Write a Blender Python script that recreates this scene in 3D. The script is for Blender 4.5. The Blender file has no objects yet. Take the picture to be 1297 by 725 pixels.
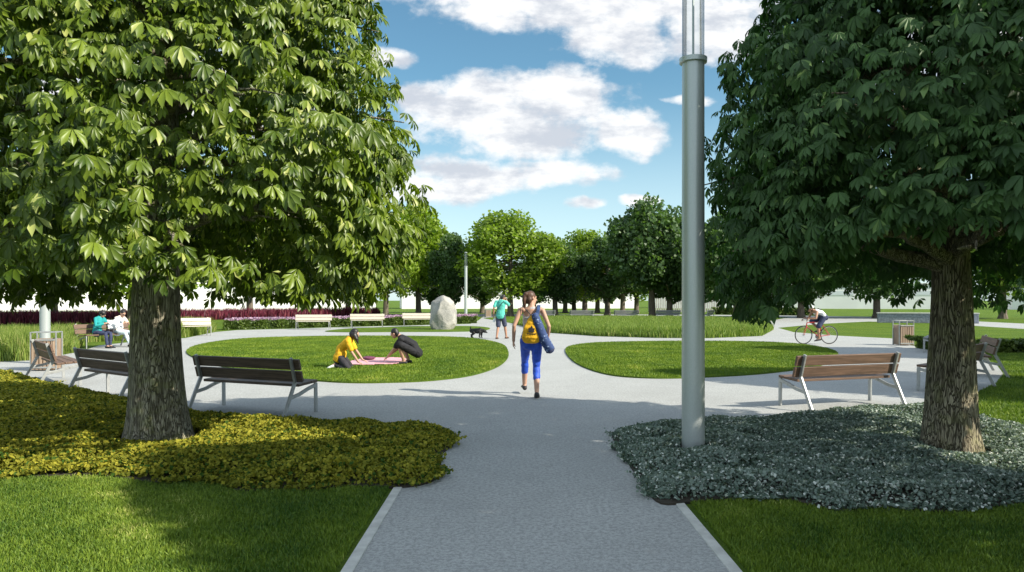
import bpy, bmesh, math, random
import numpy as np
from mathutils import Vector, Matrix, Quaternion, noise

R = math.radians
rng = np.random.default_rng(7)
random.seed(7)
scene = bpy.context.scene
COL = scene.collection
CAM_H, F = 1.65, 920.0

def G(x, y, h=0.0):
    """ground point seen at photo position (x, y), for something h above the ground"""
    Y = F * (CAM_H - h) / (y - 380.0)
    return ((x - 648.5) * Y / F, Y)

# ------------------------------------------------------------------ camera, light, sky
cd = bpy.data.cameras.new('camera'); cam = bpy.data.objects.new('camera', cd); COL.objects.link(cam)
cam.location = (0, 0, CAM_H); cam.rotation_euler = (R(90), 0, 0)
cd.sensor_width = 36; cd.lens = 36 * F / 1297; cd.shift_y = 17.5 / 1297
cd.clip_start = 0.05; cd.clip_end = 3000
scene.camera = cam
SUN_EL = R(35); SUN_AZ = math.atan2(.91, -.41)        # clockwise from +Y
sun_dir = Vector((math.sin(SUN_AZ) * math.cos(SUN_EL), math.cos(SUN_AZ) * math.cos(SUN_EL), math.sin(SUN_EL)))
sd = bpy.data.lights.new('sun', 'SUN'); sun = bpy.data.objects.new('sun', sd); COL.objects.link(sun)
sd.energy = 4.9; sd.angle = R(0.5); sd.color = (1, .93, .8)
sun.rotation_euler = sun_dir.to_track_quat('Z', 'Y').to_euler()

world = bpy.data.worlds.new('World'); scene.world = world; world.use_nodes = True
NT = world.node_tree; NT.nodes.clear()
class N:
    """tiny helper to write node trees"""
    def __init__(s, nt): s.nt = nt
    def node(s, t, **kw):
        n = s.nt.nodes.new(t)
        for k, v in kw.items(): setattr(n, k, v)
        return n
    def put(s, sock, v):
        if v is None: return
        if isinstance(v, bpy.types.NodeSocket): s.nt.links.new(v, sock)
        else: sock.default_value = v
    def m(s, op, a, b=None, c=None, clamp=False):
        n = s.node('ShaderNodeMath', operation=op, use_clamp=clamp)
        for i, v in enumerate((a, b, c)): s.put(n.inputs[i], v)
        return n.outputs[0]
    def smooth(s, v, a, b, lo=0, hi=1):
        n = s.node('ShaderNodeMapRange', interpolation_type='SMOOTHSTEP')
        for i, q in enumerate((v, a, b, lo, hi)): s.put(n.inputs[i], q)
        return n.outputs[0]
    def mix(s, f, a, b):
        n = s.node('ShaderNodeMix', data_type='RGBA')
        s.put(n.inputs[0], f); s.put(n.inputs[6], a); s.put(n.inputs[7], b)
        return n.outputs[2]
    def noise(s, vec, scale, detail=3, rough=.5, dist=0):
        n = s.node('ShaderNodeTexNoise')
        s.put(n.inputs['Vector'], vec)
        n.inputs['Scale'].default_value = scale; n.inputs['Detail'].default_value = detail
        n.inputs['Roughness'].default_value = rough; n.inputs['Distortion'].default_value = dist
        return n.outputs['Fac']
    def xyz(s, x, y, z):
        n = s.node('ShaderNodeCombineXYZ')
        for i, q in enumerate((x, y, z)): s.put(n.inputs[i], q)
        return n.outputs[0]

w = N(NT)
sky = w.node('ShaderNodeTexSky', sky_type='NISHITA')
sky.sun_disc = False; sky.sun_elevation = SUN_EL; sky.sun_rotation = SUN_AZ
sky.air_density = 1.0; sky.dust_density = .6; sky.ozone_density = 2.2
tc = w.node('ShaderNodeTexCoord'); sep = w.node('ShaderNodeSeparateXYZ')
NT.links.new(tc.outputs['Generated'], sep.inputs[0])
yy = w.m('MAXIMUM', sep.outputs[1], .05)
U = w.m('DIVIDE', sep.outputs[0], yy); V = w.m('DIVIDE', sep.outputs[2], yy)
uv = w.xyz(U, V, 0.0)
warp = w.m('MULTIPLY_ADD', w.noise(uv, 9, 3), .10, -.05)
warp2 = w.m('MULTIPLY_ADD', w.noise(w.xyz(U, V, 3.7), 9, 3), .07, -.035)
Uw = w.m('ADD', U, warp); Vw = w.m('ADD', V, warp2)
CLOUDS = [(655, 152, 165, 50), (700, 122, 95, 42), (790, 172, 55, 38), (600, 135, 100, 38), (620, 222, 150, 30), (540, 240, 90, 24),
          (770, 2, 240, 40), (780, 45, 85, 42), (905, 40, 90, 48), (600, -15, 170, 28), (497, 72, 36, 18), (738, 261, 22, 8),
          (806, 256, 34, 10), (1180, 60, 180, 60), (200, 120, 260, 70), (860, 132, 34, 6)]
field = None
for (cx, cy, rx, ry) in CLOUDS:
    a = w.m('DIVIDE', w.m('SUBTRACT', Uw, (cx - 648.5) / F), rx / F)
    b = w.m('DIVIDE', w.m('SUBTRACT', Vw, (380 - cy) / F), ry / F)
    q = w.m('SUBTRACT', 1.0, w.m('ADD', w.m('MULTIPLY', a, a), w.m('MULTIPLY', b, b)))
    field = q if field is None else w.m('SMOOTH_MAX', field, q, .25)
field = w.m('MAXIMUM', field, -1.2)
fbm = w.noise(w.xyz(U, w.m('MULTIPLY', V, 1.5), 1.3), 13, 9, .62)
fbm2 = w.noise(w.xyz(U, w.m('MULTIPLY', V, 1.25), 8.1), 30, 6, .6)
dens = w.m('ADD', field, w.m('MULTIPLY', w.m('SUBTRACT', fbm, .5), 2.6))
dens = w.m('ADD', dens, w.m('MULTIPLY', w.m('SUBTRACT', fbm2, .5), .8))
mask = w.smooth(dens, -.16, .75)
mask = w.m('MULTIPLY', mask, w.smooth(sep.outputs[2], 0.02, .06))
body = w.smooth(dens, .1, 1.3)
tone = w.noise(w.xyz(U, w.m('MULTIPLY', V, 2.4), 5.0), 10, 6, .6)
grey = w.smooth(w.m('ADD', tone, w.m('MULTIPLY', w.m('SUBTRACT', fbm2, .5), .25)), .33, .60)
ccol = w.mix(grey, (3.8, 4.05, 4.5, 1), (6.3, 6.3, 6.3, 1))
haz = w.smooth(sep.outputs[2], .0, .30)
tint = w.node('ShaderNodeMix', data_type='RGBA', blend_type='MULTIPLY'); tint.inputs[0].default_value = 1
w.put(tint.inputs[6], sky.outputs[0]); tint.inputs[7].default_value = (.68, .93, .88, 1)
skyc = w.mix(w.m('MULTIPLY_ADD', haz, -.6, .6), tint.outputs[2], (5.6, 6.5, 7.0, 1))
fair = w.mix(w.m('MULTIPLY', mask, .96), skyc, ccol)
# unseen bright cloud overhead and behind the viewer, added as neutral fill light
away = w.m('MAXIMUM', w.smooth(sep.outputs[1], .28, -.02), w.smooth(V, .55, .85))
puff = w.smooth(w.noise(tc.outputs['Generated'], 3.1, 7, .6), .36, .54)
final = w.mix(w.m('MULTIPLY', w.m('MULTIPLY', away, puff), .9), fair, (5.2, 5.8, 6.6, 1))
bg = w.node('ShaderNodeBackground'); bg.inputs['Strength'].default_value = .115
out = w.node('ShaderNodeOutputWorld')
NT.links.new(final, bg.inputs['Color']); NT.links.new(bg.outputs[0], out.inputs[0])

vs = scene.view_settings
vs.view_transform = 'Standard'; vs.look = 'None'; vs.gamma = 1; vs.use_curve_mapping = False
vs.exposure = .60
scene.cycles.max_bounces = 6; scene.cycles.diffuse_bounces = 3; scene.cycles.transparent_max_bounces = 12
scene.cycles.transmission_bounces = 4; scene.cycles.glossy_bounces = 2
scene.cycles.use_denoising = True; scene.cycles.caustics_reflective = False; scene.cycles.caustics_refractive = False
scene.cycles.sample_clamp_indirect = 6

# ------------------------------------------------------------------ materials
def mat_base(name):
    m = bpy.data.materials.new(name); m.use_nodes = True
    n = N(m.node_tree); n.bsdf = m.node_tree.nodes['Principled BSDF']; n.out = m.node_tree.nodes['Material Output']
    n.geo = n.node('ShaderNodeTexCoord')
    return m, n

def c4(c): return (c[0], c[1], c[2], 1)

def plain(name, col, rough=.6, metal=0, var=.25, scale=8, bump=.0, bscale=40, spec=.5, stretch=(1, 1, 1)):
    """a colour with soft mottling and an optional fine bump"""
    m, n = mat_base(name)
    mp = n.node('ShaderNodeMapping'); n.nt.links.new(n.geo.outputs['Object'], mp.inputs[0]); mp.inputs['Scale'].default_value = stretch
    f = n.noise(mp.outputs[0], scale, 5, .6)
    f = n.smooth(f, .3, .7)
    n.put(n.bsdf.inputs['Base Color'], n.mix(f, c4([v * (1 - var) for v in col]), c4([min(1, v * (1 + var)) for v in col])))
    n.bsdf.inputs['Roughness'].default_value = rough; n.bsdf.inputs['Metallic'].default_value = metal
    n.bsdf.inputs['Specular IOR Level'].default_value = spec
    if bump:
        b = n.node('ShaderNodeBump'); b.inputs['Strength'].default_value = bump; b.inputs['Distance'].default_value = .02
        n.put(b.inputs['Height'], n.noise(mp.outputs[0], bscale, 5, .6)); n.put(n.bsdf.inputs['Normal'], b.outputs[0])
    return m

def leafmat(name, lo, hi, third=None, rough=.45, trans=.25, spec=.4, ttint=(1.5, 1.7, .6)):
    """foliage: colour per leaf from the 'rnd' attribute, some light through the blade"""
    m, n = mat_base(name)
    at = n.node('ShaderNodeAttribute', attribute_name='rnd')
    c = n.mix(at.outputs['Fac'], c4(lo), c4(hi))
    if third: c = n.mix(n.smooth(at.outputs['Fac'], .82, .96), c, c4(third))
    n.put(n.bsdf.inputs['Base Color'], c)
    n.bsdf.inputs['Roughness'].default_value = rough; n.bsdf.inputs['Specular IOR Level'].default_value = spec
    if trans:
        tr = n.node('ShaderNodeBsdfTranslucent')
        mul = n.node('ShaderNodeMix', data_type='RGBA', blend_type='MULTIPLY'); mul.inputs[0].default_value = 1
        n.put(mul.inputs[6], c); mul.inputs[7].default_value = c4(ttint)
        n.put(tr.inputs[0], mul.outputs[2])
        mx = n.node('ShaderNodeMixShader'); mx.inputs[0].default_value = trans
        n.nt.links.new(n.bsdf.outputs[0], mx.inputs[1]); n.nt.links.new(tr.outputs[0], mx.inputs[2]); n.nt.links.new(mx.outputs[0], n.out.inputs[0])
    return m

def lawnmat(name, a, b, c):
    m, n = mat_base(name)
    o = n.geo.outputs['Object']
    f1 = n.smooth(n.noise(o, .55, 4, .6), .35, .68); f2 = n.smooth(n.noise(o, 38, 4, .7), .35, .65)
    col = n.mix(f1, c4(a), c4(b)); col = n.mix(n.m('MULTIPLY', f2, .7), col, c4(c))
    n.put(n.bsdf.inputs['Base Color'], col); n.bsdf.inputs['Roughness'].default_value = .85; n.bsdf.inputs['Specular IOR Level'].default_value = .15
    bp = n.node('ShaderNodeBump'); bp.inputs['Strength'].default_value = .9; bp.inputs['Distance'].default_value = .05
    n.put(bp.inputs['Height'], n.noise(o, 55, 4, .7)); n.put(n.bsdf.inputs['Normal'], bp.outputs[0])
    return m

def pavemat(name, col):
    m, n = mat_base(name)
    o = n.geo.outputs['Object']
    big = n.smooth(n.noise(o, .5, 5, .62), .3, .7); fine = n.smooth(n.noise(o, 34, 3, .75), .36, .64); speck = n.smooth(n.noise(o, 110, 2, .6), .60, .72)
    c = n.mix(big, c4([v * .9 for v in col]), c4([v * 1.07 for v in col]))
    stain = n.smooth(n.noise(o, 2.3, 6, .7), .5, .72); c = n.mix(n.m('MULTIPLY', stain, .35), c, c4([v * .70 for v in col]))
    c = n.mix(n.m('MULTIPLY', fine, .8), c, c4([v * .58 for v in col]))
    c = n.mix(n.m('MULTIPLY', speck, .7), c, c4([min(.8, v * 1.5) for v in col]))
    n.put(n.bsdf.inputs['Base Color'], c); n.bsdf.inputs['Roughness'].default_value = .9; n.bsdf.inputs['Specular IOR Level'].default_value = .2
    bp = n.node('ShaderNodeBump'); bp.inputs['Strength'].default_value = .5; bp.inputs['Distance'].default_value = .01
    n.put(bp.inputs['Height'], n.noise(o, 60, 4, .7)); n.put(n.bsdf.inputs['Normal'], bp.outputs[0])
    return m

def barkmat(name, dark, light, moss):
    m, n = mat_base(name)
    mp = n.node('ShaderNodeMapping'); n.nt.links.new(n.geo.outputs['Object'], mp.inputs[0]); mp.inputs['Scale'].default_value = (1, 1, .13)
    v = n.node('ShaderNodeTexVoronoi', feature='DISTANCE_TO_EDGE'); v.inputs['Scale'].default_value = 40
    wv = n.node('ShaderNodeVectorMath', operation='ADD')
    nz = n.node('ShaderNodeTexNoise'); nz.inputs['Scale'].default_value = 9; n.nt.links.new(mp.outputs[0], nz.inputs['Vector'])
    sc = n.node('ShaderNodeVectorMath', operation='SCALE'); n.nt.links.new(nz.outputs['Color'], sc.inputs[0]); sc.inputs['Scale'].default_value = .2
    n.nt.links.new(mp.outputs[0], wv.inputs[0]); n.nt.links.new(sc.outputs[0], wv.inputs[1]); n.nt.links.new(wv.outputs[0], v.inputs['Vector'])
    crack = n.smooth(v.outputs['Distance'], .0, .13)
    rough = n.noise(mp.outputs[0], 30, 6, .65)
    c = n.mix(n.m('MULTIPLY', crack, n.smooth(rough, .3, .7)), c4(dark), c4(light))
    c = n.mix(n.m('MULTIPLY', n.smooth(n.noise(n.geo.outputs['Object'], 4.5, 6, .7), .48, .64), .5), c, c4(moss))
    n.put(n.bsdf.inputs['Base Color'], c); n.bsdf.inputs['Roughness'].default_value = .9; n.bsdf.inputs['Specular IOR Level'].default_value = .2
    bp = n.node('ShaderNodeBump'); bp.inputs['Strength'].default_value = 1; bp.inputs['Distance'].default_value = .035
    n.put(bp.inputs['Height'], n.m('ADD', crack, n.m('MULTIPLY', rough, .8))); n.put(n.bsdf.inputs['Normal'], bp.outputs[0])
    return m

def woodmat(name, a, b, axis=0):
    m, n = mat_base(name)
    mp = n.node('ShaderNodeMapping'); n.nt.links.new(n.geo.outputs['Object'], mp.inputs[0])
    s = [26, 26, 26]; s[axis] = 1.3; mp.inputs['Scale'].default_value = s
    f = n.smooth(n.noise(mp.outputs[0], 1.6, 6, .65, .6), .3, .7)
    n.put(n.bsdf.inputs['Base Color'], n.mix(f, c4(a), c4(b))); n.bsdf.inputs['Roughness'].default_value = .6
    bp = n.node('ShaderNodeBump'); bp.inputs['Strength'].default_value = .35; bp.inputs['Distance'].default_value = .004
    n.put(bp.inputs['Height'], f); n.put(n.bsdf.inputs['Normal'], bp.outputs[0])
    return m

M = {}
M['lawn'] = lawnmat('lawn_turf', (.095, .17, .014), (.155, .225, .020), (.055, .105, .010))
M['pave'] = pavemat('pale_gravel_concrete', (.44, .45, .435))
M['kerb'] = plain('kerb_concrete', (.52, .52, .48), .85, var=.15, scale=6, bump=.3)
M['soil'] = plain('bed_soil', (.035, .028, .018), .95, var=.4, scale=14, bump=.6)
M['blade'] = leafmat('grass_blade', (.045, .11, .010), (.25, .335, .034), (.46, .48, .14), rough=.6, trans=.2)
M['blade_lobe'] = leafmat('lawn_blade', (.06, .13, .008), (.23, .31, .022), (.40, .41, .08), rough=.6, trans=.2)
M['yellow_cover'] = leafmat('yellow_ground_cover_leaf', (.13, .145, .016), (.48, .43, .05), (.04, .09, .012), rough=.75, trans=.15, spec=.15)
M['silver_cover'] = leafmat('silver_ground_cover_leaf', (.075, .12, .085), (.36, .43, .38), (.66, .70, .64), rough=.75, trans=.1, spec=.2)
M['tall_grass'] = leafmat('meadow_grass', (.08, .15, .02), (.25, .34, .055), (.36, .39, .12), rough=.6, trans=.25)
M['yellow_grass'] = leafmat('feather_grass', (.09, .15, .02), (.26, .33, .06), (.36, .36, .13), rough=.6, trans=.25)
M['burgundy'] = leafmat('burgundy_leaf', (.04, .006, .014), (.22, .025, .06), (.28, .08, .09), rough=.55, trans=.15, ttint=(1.4, .6, .7))
M['hedge'] = leafmat('hedge_leaf', (.035, .065, .01), (.13, .19, .03), None, rough=.5, trans=.2)
M['lilac'] = leafmat('lilac_flower', (.30, .16, .28), (.62, .45, .55), None, rough=.7, trans=.2, ttint=(1, 1, 1))
M['grey_plant'] = leafmat('grey_lavender_leaf', (.05, .08, .05), (.18, .22, .20), (.28, .28, .32), rough=.6, trans=.1)
M['leaf_sunny'] = leafmat('chestnut_leaf_bright', (.035, .075, .006), (.23, .305, .03), (.42, .45, .14), rough=.40, trans=.24)  # left chestnut: sunlit brightness put into the leaf colour
M['leaf_dark'] = leafmat('chestnut_leaf_deep', (.028, .066, .020), (.105, .20, .058), (.19, .29, .09), rough=.52, spec=.28, trans=.2, ttint=(1.1, 1.6, .7))  # same kind of leaf, shade painted in as a darker, cooler green
M['leaf_mid'] = leafmat('tree_leaf_mid', (.075, .14, .016), (.28, .37, .055), None, trans=.42)
M['leaf_lime'] = leafmat('tree_leaf_lime', (.10, .17, .014), (.32, .42, .05), None, trans=.45)
M['leaf_deep'] = leafmat('tree_leaf_deep', (.035, .075, .028), (.12, .20, .065), None, trans=.35)
M['bark_mossy'] = barkmat('mossy_bark', (.14, .125, .085), (.55, .51, .39), (.33, .34, .14))
M['bark_grey'] = barkmat('grey_bark', (.12, .10, .066), (.50, .44, .31), (.34, .33, .16))
M['bark_far'] = plain('far_bark', (.14, .115, .085), .9, var=.35, scale=5, stretch=(3, 3, .6))
M['steel'] = plain('galvanised_steel', (.42, .43, .42), .45, .5, var=.12, scale=12)
M['wood'] = woodmat('brown_bench_wood', (.085, .052, .034), (.205, .122, .080))
M['wood_dark'] = woodmat('dark_bench_wood', (.06, .040, .028), (.155, .108, .078))
M['wood_pale'] = woodmat('pale_bench_wood', (.48, .43, .34), (.66, .6, .5))  # bench wood with strong sunlight painted in as a cream tone
M['wood_grey'] = woodmat('grey_bench_wood', (.15, .15, .16), (.26, .26, .27))
M['wood_bin'] = woodmat('bin_slat_wood', (.22, .15, .10), (.42, .31, .22), 2)
M['white_wall'] = plain('white_render', (.82, .82, .80), .8, var=.04, scale=.3)
M['pane'] = plain('window_glass', (.30, .34, .37), .12, var=.1, scale=.3)
M['slat'] = plain('grey_slat', (.38, .36, .36), .6, var=.25, scale=2)
M['stone_wall'] = plain('blue_grey_stone', (.22, .24, .28), .85, var=.3, scale=7, bump=.6, bscale=12)
M['rubber'] = plain('black_rubber', (.018, .018, .02), .65, var=.2)
M['black'] = plain('black_cloth', (.012, .012, .015), .85, var=.4, scale=14, bump=.3)

def rockmat():
    m, n = mat_base('granite')
    o = n.geo.outputs['Object']
    c = n.mix(n.smooth(n.noise(o, 1.6, 6, .65), .35, .65), (.28, .275, .25, 1), (.46, .44, .395, 1))
    c = n.mix(n.smooth(n.noise(o, 28, 3, .7), .5, .66), c, (.24, .24, .23, 1))
    n.put(n.bsdf.inputs['Base Color'], c); n.bsdf.inputs['Roughness'].default_value = .85
    bp = n.node('ShaderNodeBump'); bp.inputs['Strength'].default_value = .8; bp.inputs['Distance'].default_value = .05
    n.put(bp.inputs['Height'], n.noise(o, 9, 8, .65)); n.put(n.bsdf.inputs['Normal'], bp.outputs[0])
    return m
M['rock'] = rockmat()

def lampmetal():
    m, n = mat_base('brushed_lamp_metal')
    mp = n.node('ShaderNodeMapping'); n.nt.links.new(n.geo.outputs['Object'], mp.inputs[0]); mp.inputs['Scale'].default_value = (60, 60, 60)
    f = n.noise(mp.outputs[0], 1, 3, .7)
    n.put(n.bsdf.inputs['Base Color'], n.mix(f, (.42, .46, .445, 1), (.58, .62, .60, 1)))
    n.bsdf.inputs['Metallic'].default_value = .4; n.put(n.bsdf.inputs['Roughness'], n.m('MULTIPLY_ADD', f, .2, .28))
    return m
M['lamp_metal'] = lampmetal()
def glassmat():
    m, n = mat_base('clear_lamp_glass')
    tr = n.node('ShaderNodeBsdfTransparent'); tr.inputs[0].default_value = (.93, .95, .95, 1)
    gl = n.node('ShaderNodeBsdfGlossy'); gl.inputs['Roughness'].default_value = .06
    lw = n.node('ShaderNodeLayerWeight'); lw.inputs['Blend'].default_value = .35
    mx = n.node('ShaderNodeMixShader'); n.put(mx.inputs[0], n.m('MULTIPLY', lw.outputs['Fresnel'], .75))
    n.nt.links.new(tr.outputs[0], mx.inputs[1]); n.nt.links.new(gl.outputs[0], mx.inputs[2]); n.nt.links.new(mx.outputs[0], n.out.inputs[0])
    return m
M['glass'] = glassmat()

def cloth(name, col, rough=.85, var=.18, scale=9, bump=.4):
    return plain(name, col, rough, 0, var, scale, bump, 22)
M['skin'] = plain('skin', (.50, .29, .20), .55, var=.08, scale=6)
M['skin_tan'] = plain('tanned_skin', (.40, .21, .13), .55, var=.08, scale=6)
M['hair_black'] = plain('black_hair', (.012, .010, .010), .5, var=.5, scale=30, stretch=(1, 1, .2))
M['hair_brown'] = plain('brown_hair', (.085, .04, .022), .5, var=.5, scale=30, stretch=(1, 1, .2))
M['eye'] = plain('eye_dark', (.02, .015, .012), .3)
M['lip'] = plain('lip', (.32, .12, .10), .5)

# ------------------------------------------------------------------ object helpers
def tag(o, label=None, cat=None, group=None, kind=None):
    if label: o['label'] = label
    if cat: o['category'] = cat
    if group: o['group'] = group
    if kind: o['kind'] = kind
    return o

def root(name, label, cat, loc=(0, 0, 0), rz=0, group=None):
    o = bpy.data.objects.new(name, None); COL.objects.link(o); o.empty_display_size = .2
    o.location = (loc[0], loc[1], loc[2] if len(loc) > 2 else 0); o.rotation_euler = (0, 0, rz)
    return tag(o, label, cat, group)

def copy_tree(o, parent=None):
    c = o.copy(); COL.objects.link(c)
    if parent: c.parent = parent
    for ch in list(o.children): copy_tree(ch, c)
    return c

def link(name, me, mat, parent=None, smooth=False):
    if mat: me.materials.append(mat)
    if smooth: me.polygons.foreach_set('use_smooth', np.ones(len(me.polygons), bool))
    o = bpy.data.objects.new(name, me); COL.objects.link(o)
    if parent: o.parent = parent
    return o

def arr_mesh(name, V, faces, rnd=None):
    """mesh from numpy arrays; faces is a list of (n,3) or (n,4) index arrays"""
    me = bpy.data.meshes.new(name)
    me.vertices.add(len(V)); me.vertices.foreach_set('co', np.ascontiguousarray(V, np.float32).ravel())
    lv = np.concatenate([f.ravel() for f in faces]).astype(np.int32)
    tot = np.concatenate([np.full(len(f), f.shape[1]) for f in faces]).astype(np.int32)
    st = np.concatenate([[0], np.cumsum(tot)[:-1]]).astype(np.int32)
    me.loops.add(len(lv)); me.loops.foreach_set('vertex_index', lv)
    me.polygons.add(len(tot)); me.polygons.foreach_set('loop_start', st); me.polygons.foreach_set('loop_total', tot)
    if rnd is not None:
        a = me.attributes.new('rnd', 'FLOAT', 'POINT'); a.data.foreach_set('value', np.ascontiguousarray(rnd, np.float32))
    me.update(calc_edges=True); me.validate()
    return me

class MB:
    """collects boxes, bars, tubes, lathes into ONE mesh"""
    def __init__(s): s.v = []; s.f = []
    def add(s, vs, fs):
        k = len(s.v); s.v += [tuple(v) for v in vs]; s.f += [tuple(i + k for i in f) for f in fs]; return s
    def box(s, c, d, rot=None):
        c = Vector(c); h = [x / 2 for x in d]; vs = []
        for z in (-1, 1):
            for x, y in ((-1, -1), (1, -1), (1, 1), (-1, 1)):
                p = Vector((x * h[0], y * h[1], z * h[2]))
                if rot is not None: p = rot @ p
                vs.append(c + p)
        return s.add(vs, [(3, 2, 1, 0), (4, 5, 6, 7), (0, 1, 5, 4), (1, 2, 6, 5), (2, 3, 7, 6), (3, 0, 4, 7)])
    def bar(s, p, q, wd, t, side=(1, 0, 0)):
        """rectangular bar p to q; t along side, wd across"""
        p, q = Vector(p), Vector(q); d = (q - p).normalized(); sd_ = Vector(side).normalized(); u = d.cross(sd_).normalized()
        vs = []
        for b in (p, q):
            for x, y in ((-1, -1), (1, -1), (1, 1), (-1, 1)): vs.append(b + sd_ * (x * t / 2) + u * (y * wd / 2))
        return s.add(vs, [(3, 2, 1, 0), (4, 5, 6, 7), (0, 1, 5, 4), (1, 2, 6, 5), (2, 3, 7, 6), (3, 0, 4, 7)])
    def tube(s, pts, rad, n=8, close=False):
        pts = [Vector(p) for p in pts]; m = len(pts)
        if not hasattr(rad, '__len__'): rad = [rad] * m
        vs = []; prev = None
        for i, p in enumerate(pts):
            a = pts[(i - 1) % m] if (close or i > 0) else pts[i]; b = pts[(i + 1) % m] if (close or i < m - 1) else pts[i]
            t = (b - a).normalized()
            if prev is None: prev = t.orthogonal().normalized()
            prev = (prev - t * prev.dot(t)).normalized(); q = t.cross(prev)
            for j in range(n):
                an = 2 * math.pi * j / n; vs.append(p + (prev * math.cos(an) + q * math.sin(an)) * rad[i])
        fs = []
        for i in range(m if close else m - 1):
            for j in range(n):
                i2 = (i + 1) % m
                fs.append((i * n + j, i * n + (j + 1) % n, i2 * n + (j + 1) % n, i2 * n + j))
        if not close: fs += [tuple(range(n))[::-1], tuple((m - 1) * n + j for j in range(n))]
        return s.add(vs, fs)
    def lathe(s, prof, n=32, c=(0, 0, 0)):
        vs = [(c[0] + r * math.cos(2 * math.pi * j / n), c[1] + r * math.sin(2 * math.pi * j / n), c[2] + z) for r, z in prof for j in range(n)]
        m = len(prof)
        fs = [(i * n + j, i * n + (j + 1) % n, (i + 1) * n + (j + 1) % n, (i + 1) * n + j) for i in range(m - 1) for j in range(n)]
        fs += [tuple(range(n))[::-1], tuple((m - 1) * n + j for j in range(n))]
        return s.add(vs, fs)
    def build(s, name, mat, parent=None, smooth=False, bevel=0, angle=40):
        me = bpy.data.meshes.new(name); me.from_pydata(s.v, [], s.f); me.update()
        o = link(name, me, mat, parent)
        if smooth: me.polygons.foreach_set('use_smooth', np.ones(len(me.polygons), bool)); me.set_sharp_from_angle(angle=R(angle))
        if bevel:
            b = o.modifiers.new('bevel', 'BEVEL'); b.width = bevel; b.segments = 2; b.limit_method = 'ANGLE'
        return o

def spline(pts, k=8, closed=True):
    """Catmull-Rom through the points"""
    P = [Vector((p[0], p[1], 0)) for p in pts]; n = len(P); out_ = []
    for i in range(n if closed else n - 1):
        g = lambda j: P[j % n] if closed else P[max(0, min(n - 1, j))]
        p0, p1, p2, p3 = g(i - 1), g(i), g(i + 1), g(i + 2)
        for s_ in range(k):
            t = s_ / k
            q = .5 * ((2 * p1) + (p2 - p0) * t + (2 * p0 - 5 * p1 + 4 * p2 - p3) * t * t + (3 * p1 - p0 - 3 * p2 + p3) * t ** 3)
            out_.append((q.x, q.y))
    if not closed: out_.append((P[-1].x, P[-1].y))
    return out_

def sheet(name, poly, z, mat, thick=0, label=None):
    vs = [(x, y, z) for x, y in poly]; n = len(vs)
    fs = [tuple(range(n))]
    if thick:
        vs += [(x, y, z - thick) for x, y in poly]
        fs += [(i, i + n, (i + 1) % n + n, (i + 1) % n) for i in range(n)]
    me = bpy.data.meshes.new(name); me.from_pydata(vs, [], fs)
    bm = bmesh.new(); bm.from_mesh(me)
    bmesh.ops.recalc_face_normals(bm, faces=bm.faces)
    for f in bm.faces:
        if abs(f.normal.z) > .9 and f.normal.z < 0 and len(f.verts) > 4: bmesh.ops.reverse_faces(bm, faces=list(bm.faces)); break
    bm.to_mesh(me); bm.free()
    return tag(link(name, me, mat), label, None, None, 'structure')

def inside(poly, P):
    x, y = P[:, 0], P[:, 1]; c = np.zeros(len(P), bool); q = np.asarray(poly); n = len(q)
    for i in range(n):
        x1, y1 = q[i]; x2, y2 = q[(i + 1) % n]
        if y1 == y2: continue
        k = (y1 > y) != (y2 > y)
        c ^= k & (x < (x2 - x1) * (y - y1) / (y2 - y1) + x1)
    return c

def edge_dist(poly, P):
    q = np.asarray(poly); d = np.full(len(P), 1e9)
    for i in range(len(q)):
        a = q[i]; b = q[(i + 1) % len(q)]; e = b - a; L = (e @ e) or 1e-9
        t = np.clip(((P - a) @ e) / L, 0, 1); d = np.minimum(d, np.hypot(*(P - a - t[:, None] * e).T))
    return d

def scatter(poly, dens):
    q = np.asarray(poly); lo, hi = q.min(0), q.max(0); n = int(np.prod(hi - lo) * dens)
    P = rng.uniform(lo, hi, (n, 2)); return P[inside(poly, P)]

def in_frame(P, pad=.6):
    return (P[:, 1] > 3.9) & (np.abs(P[:, 0]) < P[:, 1] * .705 + pad)

def blades(P, z0, h, wd, lean=.35, hv=.4):
    """one or two-piece grass blades at points P"""
    n = len(P); a = rng.uniform(0, 2 * np.pi, n); b = rng.uniform(0, 2 * np.pi, n)
    hh = (h if np.ndim(h) else np.full(n, h)) * (1 + rng.uniform(-hv, hv, n))
    dx, dy = np.cos(a) * wd / 2, np.sin(a) * wd / 2
    l = np.abs(rng.normal(0, lean, n)) * hh
    V = np.zeros((n, 5, 3)); z0 = np.broadcast_to(z0, (n,))
    V[:, 0] = np.stack([P[:, 0] - dx, P[:, 1] - dy, z0], 1); V[:, 1] = np.stack([P[:, 0] + dx, P[:, 1] + dy, z0], 1)
    mx, my = P[:, 0] + np.cos(b) * l * .3, P[:, 1] + np.sin(b) * l * .3
    V[:, 2] = np.stack([mx + dx * .8, my + dy * .8, z0 + hh * .6], 1); V[:, 3] = np.stack([mx - dx * .8, my - dy * .8, z0 + hh * .6], 1)
    V[:, 4] = np.stack([P[:, 0] + np.cos(b) * l, P[:, 1] + np.sin(b) * l, z0 + hh], 1)
    k = np.arange(n)[:, None] * 5
    return V.reshape(-1, 3), [k + np.array([0, 1, 2, 3]), k + np.array([3, 2, 4])], np.repeat(rng.random(n), 5)

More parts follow.
